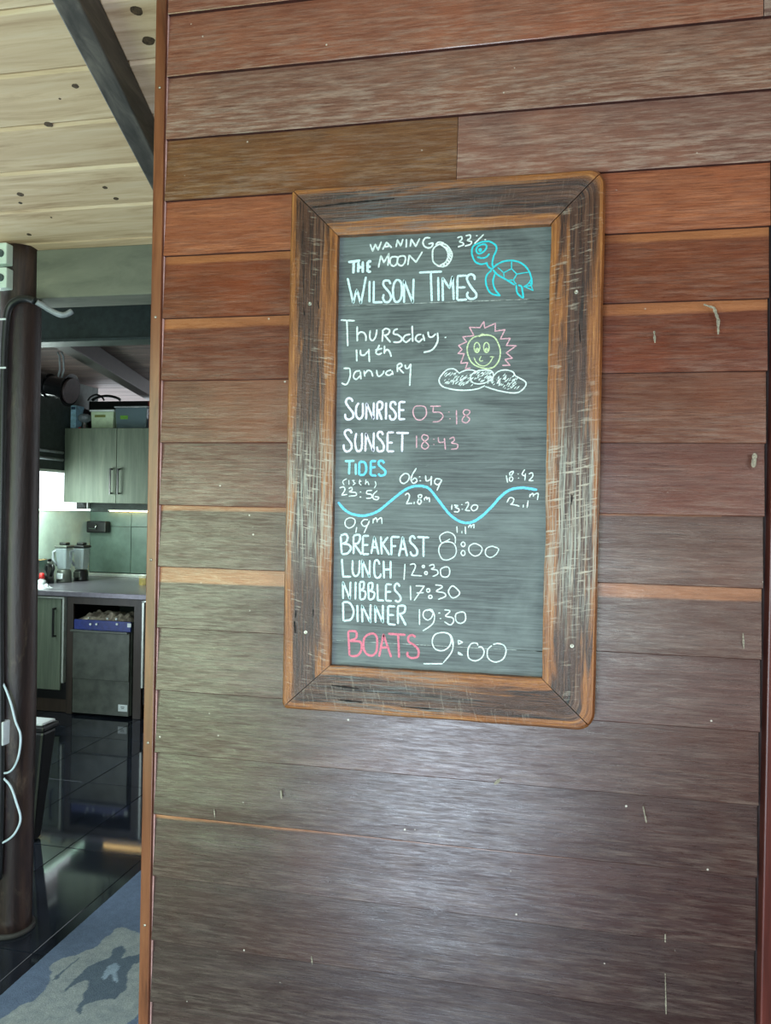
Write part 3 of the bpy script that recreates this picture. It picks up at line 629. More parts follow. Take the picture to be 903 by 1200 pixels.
# beam across, steel joist behind it, dark far rafter
tag(MB().box(-2.6, .5, .90, 1.03, EYE+.298*2.45, EYE+.369*2.45).build('beam', M['beam'], None, bevel=.004), 'thick grey green timber beam beside the top of the log post', 'beam')
yj = 1.75; zt_, zb_ = 2.575, at(110, 400, yj).z
mb = MB().box(-2.9, .5, yj+.04, yj+.05, zb_+.01, zt_).box(-2.9, .5, yj-.01, yj+.10, zb_, zb_+.012).box(-2.9, .5, yj-.01, yj+.10, zt_-.012, zt_)
tag(mb.build('steel_joist', M['steel'], None), 'dark green steel joist with a pale lower flange behind the beam', 'joist')
ZC = 2.58
far = structure(MB().box(-5.2, .5, 1.0, 8.0, ZC+.02, ZC+.05).build('ceiling_kitchen', M['backing']))
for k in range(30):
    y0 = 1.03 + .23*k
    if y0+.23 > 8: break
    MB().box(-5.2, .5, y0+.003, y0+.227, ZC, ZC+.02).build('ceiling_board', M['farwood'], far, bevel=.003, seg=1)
def on_z(px, py, z):
    r = ratio(px, py); Y = (z-EYE)/r[1]; return Vector((r[0]*Y, Y-DW, z))
zr = ZC-.12
p0, p1 = on_z(92, 418, zr), on_z(170, 464, zr); d = (p1-p0).normalized(); p0 = p0-d*.55; p1 = p1+d*.3
p1 = p0.lerp(p1, 1.0); s_ = Vector((-d.y, d.x, 0))*.05
pts = [tuple(e+s*s_+Vector((0, 0, h))) for h in (0, .118) for e in (p0, p1) for s in (1, -1)]
tag(MB().hexa(pts).build('rafter', M['darkbeam'], None, bevel=.004), 'dark brown rafter crossing diagonally above the kitchen cupboard', 'rafter')
# ---------------------------------------------------------------- floor
fl = structure(MB().box(-5.0, 3.2, RY-.1, 5.2, -.05, -.008).build('floor', M['grout']))
tm = MB(); tm.box(0, .372, 0, .747, -.008, 0); proto = None
xs = [-2.05+.375*k for k in range(-6, 4)]; ys = [1.54-.75*2+.75*k for k in range(0, 5)]
for x in xs:
    for y in ys:
        if proto is None: proto = tm.build('floor_tile', M['tile'], fl, bevel=.0012, seg=1); o = proto
        else: o = proto.copy(); COL.objects.link(o)
        o.location = (x+.0015, y+.0015, random.uniform(-.0004, .0004))
rest = MB().box(-.925, 3.2, .01, 5.2, -.008, -.001).box(-5, 3.2, RY-.1, .037, -.008, -.001).box(-4.99, -.93, 3.8, 5.2, -.008, -.001).box(-5, -4.31, .04, 3.79, -.008, -.001)
structure(rest.build('floor_margin', M['tile'], fl))
structure(MB().box(-12, 12, -14, RY-.12, -.06, -.02).build('ground', M['ground']))
# ---------------------------------------------------------------- room shell with its openings
mb = MB()
for x0, x1, z0, z1 in ((-5, -2.6, 0, 3.5), (-2.6, -1.3, 2.2, 3.5), (-2.6, -1.3, 0, .3), (-1.3, -.76, 0, 3.5), (-.76, -.04, 1.92, 3.5), (-.04, .14, 0, 3.5), (.14, .40, 1.78, 3.5), (.14, .40, 0, .98), (.40, 1.2, 0, 3.5), (1.2, 2.8, 2.5, 3.5), (1.2, 2.8, 0, 1.0), (2.8, 3.2, 0, 3.5)):  # the widest gap on the right is added for the warm fill lamp
    mb.box(x0, x1, RY-.12, RY-.02, z0, z1)
structure(mb.build('wall_rear', M['roomwall']))
structure(MB().box(3.1, 3.2, RY, 5.2, 0, 3.5).build('wall_right', M['roomwall']))
structure(MB().box(-.86, 3.1, RY, .02, 3.1, 3.14).box(-.86, -.84, RY, .02, 2.66, 3.1).box(-.86, 2.6, .02, .14, 3.0, 3.1).build('ceiling_front', M['paleceil']))
XL, YB = -3.95, 4.65
mb = MB()
for y0, y1, z0, z1 in ((RY, -.1, 0, 3.5), (-.1, 2.1, 2.3, 3.5), (-.1, 2.1, 0, .3), (2.1, 3.3, 0, 2.6), (3.3, 4.6, 0, 1.49), (3.3, 4.6, 1.80, 2.6), (4.6, YB+.1, 0, 2.6)):  # the gap nearest the rear is added for the side fill lamp
    mb.box(XL-.1, XL, y0, y1, z0, z1)
wl = structure(mb.build('wall_left', M['plaster']))
wb = structure(MB().box(XL-.1, .6, YB, YB+.1, 0, 2.27).build('wall_back', M['plaster']))
structure(MB().box(-.80, .5, .12, .16, 0, 2.4).build('wall_front_lining', M['plaster']))
win = structure(MB().box(XL-.03, XL+.012, 3.27, 4.63, 1.795, 1.815).box(XL-.03, XL+.012, 3.27, 4.63, 1.475, 1.495).box(XL-.03, XL+.012, 3.27, 3.3, 1.49, 1.8).box(XL-.03, XL+.012, 4.60, 4.63, 1.49, 1.8).build('window_1', M['alu']))
MB().box(XL-.02, XL-.015, 3.3, 4.6, 1.495, 1.795).build('window_pane', glass('window_glass', (235, 245, 245), .02, .12), win)
sp_ = MB().box(XL+.001, XL+.008, 2.6, YB-.002, .90, 1.475).build('splashback', M['splash'], wl)
MB().box(XL+.001, XL+.012, 3.2, YB-.01, 1.479, 1.491).build('led_strip', M['led_cool'], wl)['label'] = 'cool white light strip above the pale splashback'
for z in (1.90, 1.96):
    tag(MB().tube([(XL+.03, 3.7, z), (XL+.03, 4.2, z)], .012, 8).build('pipe', M['greypipe'], None, smooth=True), 'upper grey pipe on the dark wall above the kitchen window' if z > 1.93 else 'lower grey pipe on the dark wall above the kitchen window', 'pipe')
# back wall tiles
xt = [XL+.012, at(154, 640, YB).x, at(154, 640, YB).x+.62, at(154, 640, YB).x+1.24]; zt2 = [.935, at(140, 617, YB).z, 1.47]
for i in range(3):
    for j in range(2):
        MB().box(xt[i]+.002, xt[i+1]-.002, YB-.010, YB-.0005, zt2[j]+.002, zt2[j+1]-.002).build('wall_tile', M['walltile'], wb, bevel=.001, seg=1)
x_led = at(127, 592, YB-.03).x
n_led = 44; mbs = MB()
for k in range(n_led): x = x_led+.012+k*.022; mbs.box(x, x+.011, YB-.032, YB-.016, 1.476, 1.481)
strip = thing('led_strip_light', 'thin warm dotted light strip under the cupboard over the grey tiles', 'light')
MB().box(x_led, x_led+1.0, YB-.035, YB-.011, 1.482, 1.490).build('housing', M['alu'], strip); mbs.build('diode_row', M['led_warm'], strip)
# ---------------------------------------------------------------- kitchen furniture
CF = 3.50                                        # front of the base units
wt = MB().box(XL+.002, -1.0, CF-.03, YB-.012, .862, .90)
tag(wt.build('worktop', M['steeltop'], None, bevel=.004), 'long grey worktop with a pale front edge along the kitchen wall', 'worktop')
tag(MB().box(XL+.012, -1.2, YB-.05, YB-.012, .901, .930).build('upstand', M['alu'], None, bevel=.003), 'pale metal upstand at the foot of the grey wall tiles', 'upstand')
def handle(x, z0, z1, y, parent, w=.012):
    mb = MB().box(x-w/2, x+w/2, y-.034, y-.024, z0, z1).box(x-w/2, x+w/2, y-.026, y, z0, z0+.012).box(x-w/2, x+w/2, y-.026, y, z1-.012, z1)
    return mb.build('handle', M['black'], parent)
UF = 4.25                                        # front of the wall cupboard
xa, xb, xc = at(70, 560, UF).x, at(136, 560, UF).x, at(202, 560, UF).x
z0, z1 = at(100, 589, UF).z, at(100, 501.5, UF).z
xa = max(xa, XL+.01)
cup = thing('wall_cupboard', 'grey green two door wall cupboard above the worktop with tubs on its top', 'cupboard')
MB().box(xa, xc, UF+.019, YB-.001, z0, z1).build('carcass', M['darklam'], cup)
for a, b, hx in ((xa, xb, at(131, 560, UF).x), (xb, xc, at(140, 560, UF).x)):
    dr = MB().box(a+.002, b-.002, UF, UF+.018, z0, z1-.002).build('door', M['laminate'], cup, bevel=.001, seg=1)
    handle(hx, at(130, 579, UF).z, at(130, 549, UF).z, UF, dr)
# base units
hx0 = at(78.5, 740, CF).x
bu = thing('base_cupboard', 'grey green base cupboard left of the dishwasher', 'cupboard')
xd0, xd1 = XL+.02, at(71, 740, CF).x
MB().box(XL+.005, hx0-.003, CF+.02, YB-.1, .10, .86).build('carcass', M['black'], bu)
d1 = MB().box(xd0, xd1, CF, CF+.018, at(60, 808, CF).z, .84).build('door', M['laminate'], bu, bevel=.001, seg=1)
handle(at(65, 730, CF).x, at(65, 746, CF).z, at(65, 712, CF).z, CF, d1); 
MB().box(at(73.6, 740, CF).x, at(75.8, 740, CF).x, CF-.012, CF+.02, at(75, 800, CF).z, .845).box(XL+.02, at(75.8, 740, CF).x, CF-.012, CF+.02, .843, .853).build('edge_profile', M['alu'], bu)
MB().box(XL+.005, hx0-.003, CF+.03, CF+.05, .003, .10).build('plinth', M['darklam'], bu)
hs = thing('appliance_housing', 'dark brown open cabinet built around the dishwasher', 'cabinet')
hx0, hx1 = at(78.5, 740, CF).x, at(166, 740, CF).x; dx0, dx1 = at(87, 740, CF).x, at(155, 740, CF).x
MB().box(hx0, dx0-.01, CF, CF+.02, .003, .86).build('side_panel', M['darklam'], hs)
MB().box(dx1+.012, hx1, CF, CF+.02, .003, .86).build('side_panel', M['darklam'], hs)
MB().box(dx0-.01, dx1+.012, CF, CF+.02, at(120, 709, CF).z, .86).build('top_rail', M['darklam'], hs)
MB().box(dx0-.05, dx1+.05, CF+.7, CF+.72, .003, .86).build('back_panel', M['plaster'], hs)
b2 = thing('base_cupboard', 'base cupboard with a pale metal edge right of the dishwasher', 'cupboard')
MB().box(hx1+.004, hx1+.6, CF+.02, YB-.1, .10, .86).build('carcass', M['black'], b2)
MB().box(hx1+.035, hx1+.6, CF, CF+.018, .14, .84).build('door', M['laminate'], b2)
MB().box(hx1+.006, hx1+.020, CF-.012, CF+.02, at(167, 806, CF).z, .85).box(hx1+.006, hx1+.6, CF-.012, CF+.02, .843, .853).build('edge_profile', M['alu'], b2)
dw = thing('dishwasher', 'small stainless undercounter dishwasher with a blue control strip', 'dishwasher')
DY = CF-.02
zb0, zm, zt0, zc = .02, at(120, 797, DY).z, at(120, 738, DY).z, at(120, 727, DY).z
MB().box(dx0, dx1-.006, DY+.03, DY+.56, .02, zc-.012).build('body', M['inox'], dw)
MB().box(dx0+.003, dx1-.012, DY+.004, DY+.029, zb0, zm-.003).build('lower_panel', M['inox'], dw, bevel=.002)
dd = MB().box(dx0+.006, dx1-.010, DY-.004, DY+.029, zm, zt0-.012).build('door', M['inox'], dw, bevel=.002)
MB().box(dx0-.004, dx1-.012, DY-.03, DY-.005, zt0-.022, zt0-.006).build('handle', M['inox'], dd, bevel=.004)
MB().box(dx0+.006, dx1-.008, DY+.006, DY+.029, zt0-.008, zc-.004).build('control_panel', M['blue'], dw, bevel=.002)
for px in (106, 113, 137): 
    p = at(px, 731.5, DY); MB().tube([(p.x, DY+.007, p.z), (p.x, DY-.004, p.z)], .008, 12).build('button', M['white'], dw, smooth=False)
p = at(151, 733, DY); MB().box(p.x-.014, p.x+.014, DY+.002, DY+.006, p.z-.014, p.z+.014).build('sticker', M['white'], dw)
p = at(143.5, 830, DY); MB().box(p.x-.035, p.x+.035, DY+.001, DY+.004, p.z-.024, p.z+.024).build('rating_plate', M['white'], dw)
for k, wd in enumerate((.030, .022)): MB().box(p.x-wd/2, p.x+wd/2, DY-.0005, DY+.001, p.z+.006-.010*k, p.z+.010-.010*k).build('plate_print', M['black'], dw)
def crumple(name, x0, x1, y0, y1, z, h, mat, seed, parent=None):
    nx, ny = 26, 10; V = []; Fc = []
    for s in (0, 1):
        for j in range(ny+1):
            for i in range(nx+1):
                u, v = i/nx, j/ny; e = min(1, 6*min(u, 1-u))*min(1, 5*min(v, 1-v))
                hh = h*(.45+.55*abs(noise.noise(Vector((u*6, v*5, seed))))*2)*e if s else 0
                V.append((x0+(x1-x0)*u+.004*noise.noise(Vector((u*9, v*9, seed+3))), y0+(y1-y0)*v, z+hh))
    n = (nx+1)*(ny+1)
    for j in range(ny):
        for i in range(nx):
            a = j*(nx+1)+i; Fc += [(a, a+nx+1, a+nx+2, a+1), (n+a, n+a+1, n+a+nx+2, n+a+nx+1)]
    for i in range(nx): Fc += [(i, i+1, n+i+1, n+i), (ny*(nx+1)+i+1, ny*(nx+1)+i, n+ny*(nx+1)+i, n+ny*(nx+1)+i+1)]
    mb = MB(); mb.v = V; mb.f = Fc; return mb.build(name, mat, parent)
tag(crumple('cloth', dx0-.005, dx1-.02, DY+.031, DY+.30, zc-.0115, .052, M['mesh_foil'], 2), 'crumpled beige grey cloth lying on top of the dishwasher', 'cloth')
for k, (px, ww) in enumerate(((101.5, .010), (123.5, .018), (134, .020))):
    p = at(px, 723, DY-.004); o = MB().lathe([(0, -.006), (.8, -.004), (1, 0), (.8, .004), (0, .006)], (0, 0, 0), 14).build('lid', M['white'], None, smooth=True)
    o.scale = (ww/2, ww/2, 1); o.rotation_euler = (math.pi/2, 0, 0); o.location = (p.x, DY+.022, zc+.010)
    tag(o, ('small round white lid at the left of the grey cloth', 'round white lid at the middle of the grey cloth', 'larger round white lid at the right of the grey cloth')[k], 'lid', 'white lids on the grey cloth')
# things on the worktop -------------------------------------------------
ZT = .9005
def wpos(px, y): return at(px, 680, y).x
def standbox(x0, x1, y0, y1, z0, z1): return MB().box(x0, x1, y0, y1, z0, z1)
yk = 3.78
cm = thing('coffee_machine', 'silver coffee machine with lit green buttons at the left end of the worktop', 'coffee machine')
cx0, cx1 = wpos(30, yk), wpos(46.5, yk)
cx0 = max(cx0, XL+.02); ztop = at(42, 655, yk).z
standbox(cx0, cx1, yk-.02, yk+.10, ZT+.06, ztop).build('body', M['chrome'], cm, bevel=.01)
standbox(cx0+.004, cx1-.006, yk-.026, yk-.0205, at(42, 674, yk).z, at(42, 659, yk).z).build('front_panel', plain('green_grey_panel', (130, 150, 124), .3), cm)
standbox(cx0, cx1, yk-.07, yk+.10, ZT, ZT+.058).build('drip_tray', M['black'], cm, bevel=.005)
for px, pz in ((39, 661), (40, 665), (43, 665), (39.5, 670)):
    p = at(px, pz, yk-.027); MB().tube([(p.x, yk-.027, p.z), (p.x, yk-.032, p.z)], .007 if pz != 670 else .013, 10).build('button', M['lamp_green'], cm)
kt = thing('kettle', 'black kettle with a steel band between the coffee machine and the blender', 'kettle')
ky = 3.93; kx = wpos(56, ky); zt3 = at(55, 655, ky).z
MB().lathe([(.0, 0), (.046, 0), (.048, .03)], (kx, ky, ZT), 24).build('base', M['black'], kt, smooth=True)
MB().lathe([(.0, .031), (.044, .031), (.046, .05), (.043, zt3-ZT-.045), (.038, zt3-ZT-.02), (0, zt3-ZT-.012)], (kx, ky, ZT), 28).build('body', M['inox'], kt, smooth=True)
MB().lathe([(0, zt3-ZT-.016), (.032, zt3-ZT-.016), (.024, zt3-ZT), (0, zt3-ZT+.002)], (kx, ky, ZT), 20).build('lid', M['blackgloss'], kt, smooth=True)
MB().tube([(kx+.036, ky-.02, zt3-.05), (kx+.066, ky-.03, zt3-.05), (kx+.068, ky-.03, ZT+.12), (kx+.042, ky-.02, ZT+.06)], .013, 8).build('handle', M['black'], kt, smooth=True)
def blender(px, y, label, dark):
    t = thing('blender', label, 'blender', 'jug blenders in the corner of the worktop'); x = wpos(px, y); zt_ = at(px, 642, y).z; zbm = at(px, 667, y).z
    MB().lathe([(0, 0), (.058, 0), (.058, .012), (.054, zbm-ZT-.015), (.046, zbm-ZT-.003), (0, zbm-ZT-.003)], (x, y, ZT), 4+24, 1, 1).build('motor_base', M['black' if dark else 'inox'], t, smooth=True)
    mb = MB().box(x-.03, x+.03, y-.066, y-.054, ZT+.03, ZT+.075); mb.build('control_panel', M['white'] if not dark else M['inox'], t, bevel=.003)
    h = zt_-zbm
    mb = MB(); mb.v = [(x+sx*(.040+.012*k), y+sy*(.040+.012*k), zbm+h*k) for k in (0, 1) for sy in (-1, 1) for sx in (-1, 1)]
    mb.hexa(mb.v[:]); mb.v = mb.v[:8]; mb.f = [tuple(i-8 for i in f) for f in mb.f]
    mb.build('jug', M['jug'], t, bevel=.012)
    MB().box(x-.056, x+.056, y-.056, y+.056, zt_, zt_+.022).build('lid', M['black'] if dark else M['inox'], t, bevel=.008)
    MB().box(x-.03, x+.03, y-.03, y+.03, zt_+.0225, zt_+.045).build('cap', M['black'], t, bevel=.006)
    MB().tube([(x-.055, y-.02, zt_-.02), (x-.088, y-.02, zt_-.035), (x-.090, y-.02, zbm+.08), (x-.05, y-.02, zbm+.03)], .011, 8).build('handle', M['greypipe'], t, smooth=True)
    recentre(t)
blender(75, 4.05, 'jug blender with a clear jug and silver base nearer the camera', False)
blender(95, 4.22, 'jug blender with a black lid and black base in the corner against the tiles', True)
bt = thing('bottle', 'red capped white bottle in front of the kettle', 'bottle'); bx = wpos(49, 3.70)
MB().lathe([(0, 0), (.03, 0), (.031, .04), (.02, .055), (.014, .06)], (bx, 3.70, ZT), 18).build('body', M['white'], bt, smooth=True)
MB().lathe([(0, .0605), (.022, .0605), (.018, .10), (0, .104)], (bx, 3.70, ZT), 16).build('cap', M['red'], bt, smooth=True)
tag(crumple('napkin', wpos(33, 3.6), wpos(57, 3.6), 3.54, 3.66, ZT, .035, M['white'], 8), 'crumpled white napkin at the left end of the worktop', 'napkin')
ct = wpos(167, 4.1); 
cn = thing('tin', 'small pale brass tin at the right end of the visible worktop', 'tin')
MB().lathe([(0, 0), (.045, 0), (.045, .055), (0, .055)], (ct+.02, 4.1, ZT), 20).build('body', M['brass'], cn, smooth=False)
MB().lathe([(0, .0555), (.047, .0555), (.047, .068), (0, .069)], (ct+.02, 4.1, ZT), 20).build('lid', M['beige'], cn, smooth=False)
# black wall dispenser
p0, p1 = at(103, 624, YB-.06), at(126, 611, YB-.06)
ds = thing('wall_dispenser', 'black box with a steel lever fixed on the grey tiles', 'dispenser')
MB().box(p0.x, p1.x, YB-.09, YB-.011, p0.z, p1.z).build('case', M['black'], ds, bevel=.012)
MB().tube([(p0.x+.03, YB-.095, p0.z+.04), (p0.x+.10, YB-.105, p0.z+.035), (p0.x+.105, YB-.105, p1.z-.03)], .006, 8).build('lever', M['chrome'], ds, smooth=True)
# things on the cupboard -------------------------------------------------
ZU = z1+.0005
def onU(px, y): return at(px, 495, y).x
yu = 4.32
tb = thing('storage_tub', 'pale green square storage tub with an olive label on the cupboard', 'tub')
a, b, hh = onU(106, yu), onU(133, yu), at(118, 480, yu).z-ZU
mb = MB(); mb.hexa([(x+(.008 if not k else 0)*s, y, ZU+(hh-.016)*k) for k in (0, 1) for y in (yu, yu+.18) for x, s in ((a, 1), (b, -1))]); mb.build('body', M['tub'], tb, bevel=.008)
MB().box(a-.008, b+.008, yu-.008, yu+.188, ZU+hh-.0155, ZU+hh).build('lid', M['white'], tb, bevel=.004)
MB().box(a+.04, b-.075, yu-.003, yu-.0005, ZU+hh*.60, ZU+hh*.72).build('label_strip', M['olive'], tb)
cb_ = thing('storage_box', 'clear blue grey plastic box with a green label on the cupboard', 'box')
a, b, hh = onU(134.5, yu), onU(172, yu), at(150, 476, yu).z-ZU
mb = MB(); mb.hexa([(x+(.012 if not k else 0)*s, y, ZU+(hh-.012)*k) for k in (0, 1) for y in (yu, yu+.2) for x, s in ((a, 1), (b, -1))]); mb.build('body', M['clear'], cb_, bevel=.008)
MB().box(a-.006, b+.006, yu-.008, yu+.208, ZU+hh-.0115, ZU+hh).build('lid', M['greypipe'], cb_, bevel=.004)
MB().box(a+.05, a+.12, yu-.003, yu-.0005, ZU+hh*.42, ZU+hh*.58).build('label_strip', M['labelgreen'], cb_)
MB().tube([(a+.05, yu+.02, ZU+.05), (a+.22, yu+.03, ZU+.02)], .006, 8).build('stick_inside', M['tub'], cb_, smooth=True)
ctn = thing('carton', 'narrow pale blue carton standing at the left end of the cupboard', 'carton')
a, b = onU(70.5, yu), onU(77.5, yu); a = max(a, xa+.005); b = max(b, a+.05)
MB().box(a, b, yu, yu+.12, ZU, at(74, 475, yu).z).build('box', plain('pale_blue_card', (150, 190, 214), .5), ctn, bevel=.002)
MB().box(a+.006, b-.006, yu-.002, yu-.0005, at(74, 480, yu).z, at(74, 477, yu).z).build('print_band', plain('navy_print', (40, 60, 90), .5), ctn)
tag(MB().lathe([(0, 0), (.022, 0), (.024, .012), (.012, .018), (0, .018)], (b+.03, yu+.03, ZU), 12).build('lid', M['red'], None, smooth=True), 'small red lid beside the pale blue carton on the cupboard', 'lid')
gj = thing('glass_jar', 'small faceted glass jar with a stem beside the storage tub', 'jar')
gx = (onU(89, yu)+onU(103, yu))/2
MB().lathe([(0, 0), (.040, 0), (.036, .01), (.026, .04), (.024, .055)], (gx, yu+.04, ZU), 9).build('foot', M['chrome'], gj)
MB().lathe([(0, .0555), (.026, .0555), (.056, .078), (.058, .11), (.034, .128), (0, .130)], (gx, yu+.04, ZU), 9).build('bowl', M['jug'], gj)
bk_ = MB().box(onU(104, 4.54), onU(200, 4.54), 4.535, 4.60, ZU, at(140, 470, 4.535).z)
tag(bk_.build('amplifier_case', M['black'], None, bevel=.006), 'long flat black case standing behind the tubs on the cupboard', 'case')
zc_ = at(140, 470, 4.535).z
def arch(px0, px1, pyt, y, r, lab):
    a_, b_ = at(px0, 476, y), at(px1, 470, y); zt_ = at((px0+px1)/2, pyt, y).z; za = zc_+r+.001
    pts = [(a_.x+(b_.x-a_.x)*k/14, y, za+(zt_-za)*math.sin(math.pi*k/14)**.7) for k in range(15)]
    return tag(MB().tube(pts, r, 8).build('cable', M['conduit'], None, smooth=True), lab, 'cable', 'black hoses on the cupboard')
arch(103, 122, 462.5, 4.55, .008, 'short black hose arching over the black case on the cupboard')
arch(108, 141, 464, 4.565, .012, 'thick black hose arching over the black case towards the right')
arch(96.5, 101.5, 459.5, 4.59, .004, 'thin wire loop left of the black hoses on the cupboard')
bg_ = MB().lathe([(0, 0), (.05, 0), (.06, .05), (.05, .13), (.03, .18), (0, .19)], (onU(99, 4.46), 4.463, ZU), 16)
tag(bg_.build('black_bag', M['black'], None, smooth=True), 'slumped black bag behind the glass jar on the cupboard', 'bag')
tag(MB().box(onU(174.5, 4.53), onU(180, 4.53), 4.53-.024, 4.533, ZU, at(174, 470, 4.5).z).build('red_carton', plain('dark_red_card', (130, 40, 56), .5), None, bevel=.002), 'small dark red carton behind the clear plastic box', 'carton')
# black hanging lamp -----------------------------------------------------
lp = thing('spotlight', 'black cylindrical spotlight with a round end hanging beside the log post', 'lamp')
yl = 3.2; e0, e1 = at(34, 447, yl-.09), at(82, 457.5, yl-.09); ax = (e1-e0).normalized()
R_ = .062; cyl = []
prof = [(0, .0), (.04, .0), (.045, .02), (.052, .05), (.052, .14), (.056, .145), (.056, .16), (.048, .165), (.048, .24), (.058, .30), (.074, .318)]
Lt = (e1-e0).length
path = [e0+ax*(z/.318*Lt) for r, z in prof]
MB().tube(path[1:], [r*1.5 for r, z in prof][1:], 26).build('housing', M['blackgloss'], lp, smooth=True).data.set_sharp_from_angle(angle=math.radians(35))
MB().tube([e1+ax*.001, e1+ax*.016], .086, 28).build('end_cap', plain('dull_brown_cap', (58, 44, 46), .5), lp)
m_ = e0.lerp(e1, .55)
for dx in (0, .03):
    pts = [(m_.x-.02+dx, yl, m_.z+.06), (m_.x+.0+dx, yl, m_.z+.13), (m_.x-.005+dx, yl, m_.z+.22), (m_.x-.02+dx, yl, ZC-.001)]
    MB().tube(pts, .006, 8).build('hanger', M['greypipe'], lp, smooth=True)
# dark extractor panel behind it
# ---------------------------------------------------------------- log post with its fittings
lr = .071; lc = Vector((-.754*2.46, 2.46-DW, 0)); ztp = EYE+.372*2.45
prof = [(lr*(1.06 if z == 0 else 1)*(1+.03*math.sin(z*5)), z*ztp) for z in [0, .02]+[i/40 for i in range(1, 41)]]
post = thing('log_post', 'dark scorched round log post carrying the beam at the left edge', 'post')
mb = MB(); n = 40; V = []; Fc = []
for i, (r, z) in enumerate(prof):
    for k in range(n):
        a = 2*math.pi*k/n; rr_ = r*(1+.035*noise.noise(Vector((math.cos(a)*1.5, math.sin(a)*1.5, z*2.2)))+.012*noise.noise(Vector((math.cos(a)*6, math.sin(a)*6, z*3))))
        V.append((lc.x+rr_*math.cos(a), lc.y+rr_*math.sin(a)*.96, z))
for i in range(len(prof)-1):
    for k in range(n): a0 = i*n+k; a1 = i*n+(k+1) % n; Fc.append((a0, a1, a1+n, a0+n))
Fc += [tuple(range(n))[::-1], tuple((len(prof)-1)*n+k for k in range(n))]
mb.v = V; mb.f = Fc; mb.build('trunk', M['log'], post, smooth=True)
MB().lathe([(lr*1.10, 0), (lr*1.16, .0), (lr*1.15, .012), (lr*1.08, .014)], (lc.x, lc.y, .0005), 40).build('base_collar', M['grout'], post, smooth=True)
yf = lc.y-lr-.006
for k, (ya_, yb2) in enumerate(((284, 310), (313, 338))):
    p, q_ = at(-14, yb2, yf-.02), at(8, ya_, yf-.02)
    sw = MB().box(p.x, q_.x, yf-.022, yf+.02, p.z, q_.z).build('switch_plate', M['splash'], post, bevel=.004)
    c_ = at(1, (ya_+yb2)/2, yf-.022); MB().tube([(c_.x, yf-.022, c_.z), (c_.x, yf-.030, c_.z)], .013, 16).build('rotary_knob', plain('grey_knob', (70, 84, 84), .5), sw)
p, q_ = at(-14, 873, yf-.02), at(4, 846, yf-.02)
MB().box(p.x, q_.x, yf-.022, yf+.02, p.z, q_.z).build('socket_plate', M['white'], post, bevel=.004)
def curve_pts(P, y, per=6):
    out = catmull([(a, b) for a, b in P], False); return out
yc = yf-.014
P = catmull([(-2, 1030), (1, 900), (0, 700), (2, 560), (4, 440), (6, 390), (10, 362), (20, 352), (32, 350), (41, 353)], False)
tag(MB().tube([at(a, b, yc) for a, b in P], .0125, 12).build('conduit', M['conduit'], None, smooth=True), 'black conduit running up the left side of the log post and bending over it', 'conduit')
P = catmull([(43, 354), (50, 358), (58, 363), (68, 368), (76, 369), (84, 365)], False)
tag(MB().tube([at(a, b, .82+.002*i) for i, (a, b) in enumerate(P)], .010, 10).build('pipe', M['greypipe'], None, smooth=True), 'short pale grey pipe curving below the beam from the log post', 'pipe')
for y_ in (373, 427):
    a_, b_ = at(-6, y_, yc-.014), at(7, y_+(1 if y_ < 400 else 4), yc-.014)
    MB().box(a_.x, b_.x, yc-.016, yc-.0132, b_.z-.003, b_.z+.003).build('conduit_clip', M['white'], post)
cyb = yf-.012
P = catmull([(-6, 792), (3, 800), (12, 822), (18, 845), (24, 862), (22, 885), (15, 901), (6, 906), (-3, 903), (1, 909), (12, 921), (19, 940), (24, 960), (17, 977), (6, 986), (-8, 992)], False)
tag(MB().tube([at(a, b, cyb) for a, b in P], .0038, 8).build('power_cable', M['cable'], None, smooth=True), 'thin white cable looping in front of the log post', 'cable')
# black stand behind the post
st_ = thing('pedal_bin', 'black tapered bin with a pale lid behind the log post', 'bin')
yb_ = 1.55; xR0 = at(38, 1030, yb_).x; xR1 = at(50, 880, yb_).x; zt4 = at(45, 848, yb_).z
MB().hexa([(xR0-.22, yb_, .002), (xR0, yb_, .002), (xR0-.22, yb_+.06, .002), (xR0, yb_+.06, .002), (xR0-.26, yb_, zt4-.04), (xR1+.002, yb_, zt4-.04), (xR0-.26, yb_+.10, zt4-.04), (xR1+.002, yb_+.10, zt4-.04)]).build('body', M['black'], st_, bevel=.012)
MB().box(xR0-.27, xR1+.008, yb_-.01, yb_+.11, zt4-.039, zt4-.012).build('rim', M['black'], st_, bevel=.008)
MB().box(xR0-.24, xR1-.004, yb_+.0, yb_+.10, zt4-.0115, zt4).build('lid', M['white'], st_, bevel=.006)
# ---------------------------------------------------------------- rug
def rug_material():
    t = NT('blue_grey_rug'); at1 = t.n('ShaderNodeVertexColor'); at1.layer_name = 'Col'
    n = t.noise(t.coords((1, 1, 1)), 240.0, 3, .7); n2 = t.noise(t.coords((1, 1, 1)), 34.0, 5, .7)
    col = t.mix(t.ramp(n2, [(.35, .35), (.65, 0.0)]), at1.outputs[0], srgb(70, 84, 104)); col = t.mix(t.ramp(n, [(.3, .45), (.7, 0.0)]), col, srgb(44, 52, 64))
    t.bump(n, .9, .004); return t.out(col, .95, 0.0, .1)
def inside(p, poly):
    r = False; j = len(poly)-1
    for i in range(len(poly)):
        if (poly[i][1] > p[1]) != (poly[j][1] > p[1]) and p[0] < (poly[j][0]-poly[i][0])*(p[1]-poly[i][1])/(poly[j][1]-poly[i][1])+poly[i][0]: r = not r
        j = i
    return r
def fpoly(px, org=(40, 1000), s=6.0):
    out = []
    for x, y in px:
        p = on_z(org[0]+x/s, org[1]+y/s, .012); out.append((p.x, p.y))
    return out
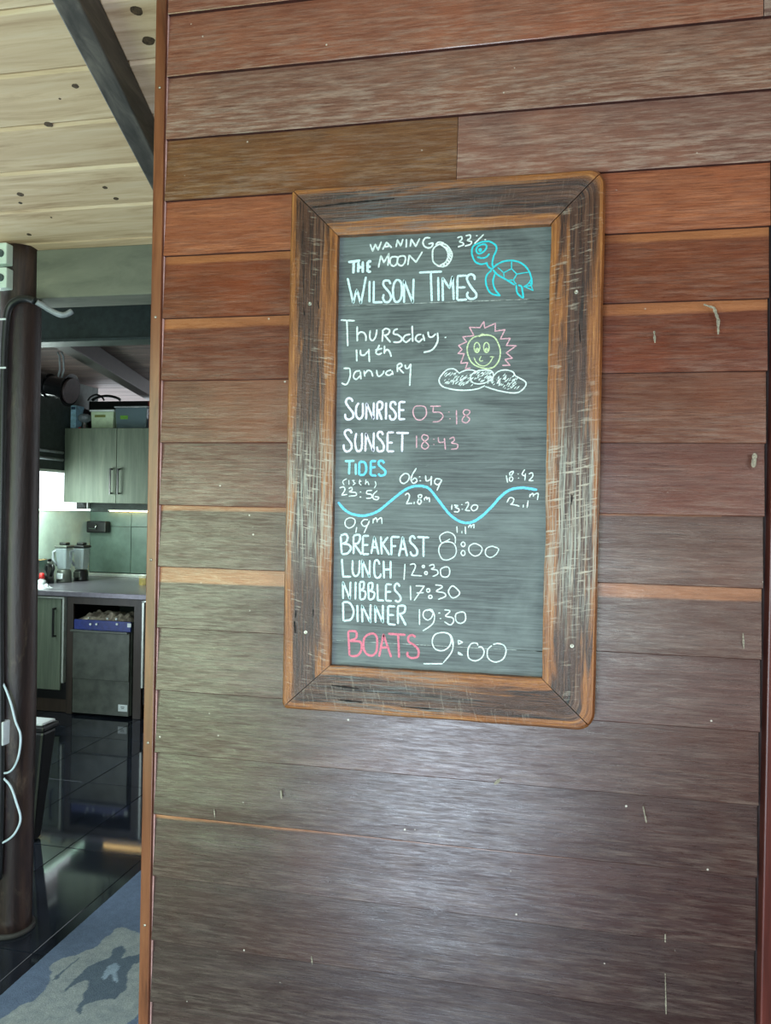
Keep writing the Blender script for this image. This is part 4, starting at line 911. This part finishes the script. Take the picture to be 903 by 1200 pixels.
pale = fpoly([(0,1030),(80,960),(110,900),(110,800),(140,765),(330,700),(450,640),(500,590),(560,535),(620,525),(760,570),(1000,700),(1050,900),(900,1000),(740,1110),(680,1180),(500,1300),(-100,1400),(-300,1200)])
d1_ = fpoly([(130,890),(150,860),(240,790),(350,715),(250,790),(160,890)])
d2_ = fpoly([(205,975),(300,870),(420,780),(530,730),(560,680),(620,650),(640,680),(610,740),(760,700),(760,760),(690,780),(660,830),(650,960),(600,1000),(560,1030),(440,1030),(380,1060),(300,1140),(300,1090),(350,1000),(380,900),(330,900)])
d3_ = fpoly([(460,880),(520,790),(560,770),(590,800),(590,900),(560,890),(540,840),(490,895)])
x0, x1, y0, y1 = -1.622, -.95, -.6, 1.9
nx, ny = 150, 420; V = []; Fc = []; CO = []
cb, cp, cdk, cl = srgb(108, 124, 148), srgb(164, 172, 170), srgb(98, 112, 124), srgb(158, 178, 194)
for j in range(ny+1):
    for i in range(nx+1):
        x = x0+(x1-x0)*i/nx; y = y0+(y1-y0)*j/ny
        wx = x+.012*noise.noise(Vector((x*24, y*24, 0))); wy = y+.012*noise.noise(Vector((x*24, y*24, 5)))
        e = min(1, min(x-x0, 10)/.006); V.append((x, y, .001+.011*min(1, e)+.0012*noise.noise(Vector((x*200, y*200, 0)))))
        c = cb
        if inside((wx, wy), pale): c = cp
        if inside((wx, wy), d1_) or inside((wx, wy), d2_): c = cdk
        if inside((wx, wy), d3_): c = cl
        CO.append(c)
for j in range(ny):
    for i in range(nx): a = j*(nx+1)+i; Fc.append((a, a+1, a+nx+2, a+nx+1))
mb = MB(); mb.v = V; mb.f = Fc; rug = mb.build('rug', rug_material(), None, smooth=True)
ca = rug.data.color_attributes.new('Col', 'FLOAT_COLOR', 'POINT')
for i, c in enumerate(CO): ca.data[i].color = c
so = rug.modifiers.new('thick', 'SOLIDIFY'); so.thickness = .0005
tag(rug, 'blue grey rug with a pale abstract pattern on the dark tiled floor', 'rug')
for o in list(COL.objects):
    if o.type == 'EMPTY' and o.parent is None and o is not board and o.location.length == 0: recentre(o)
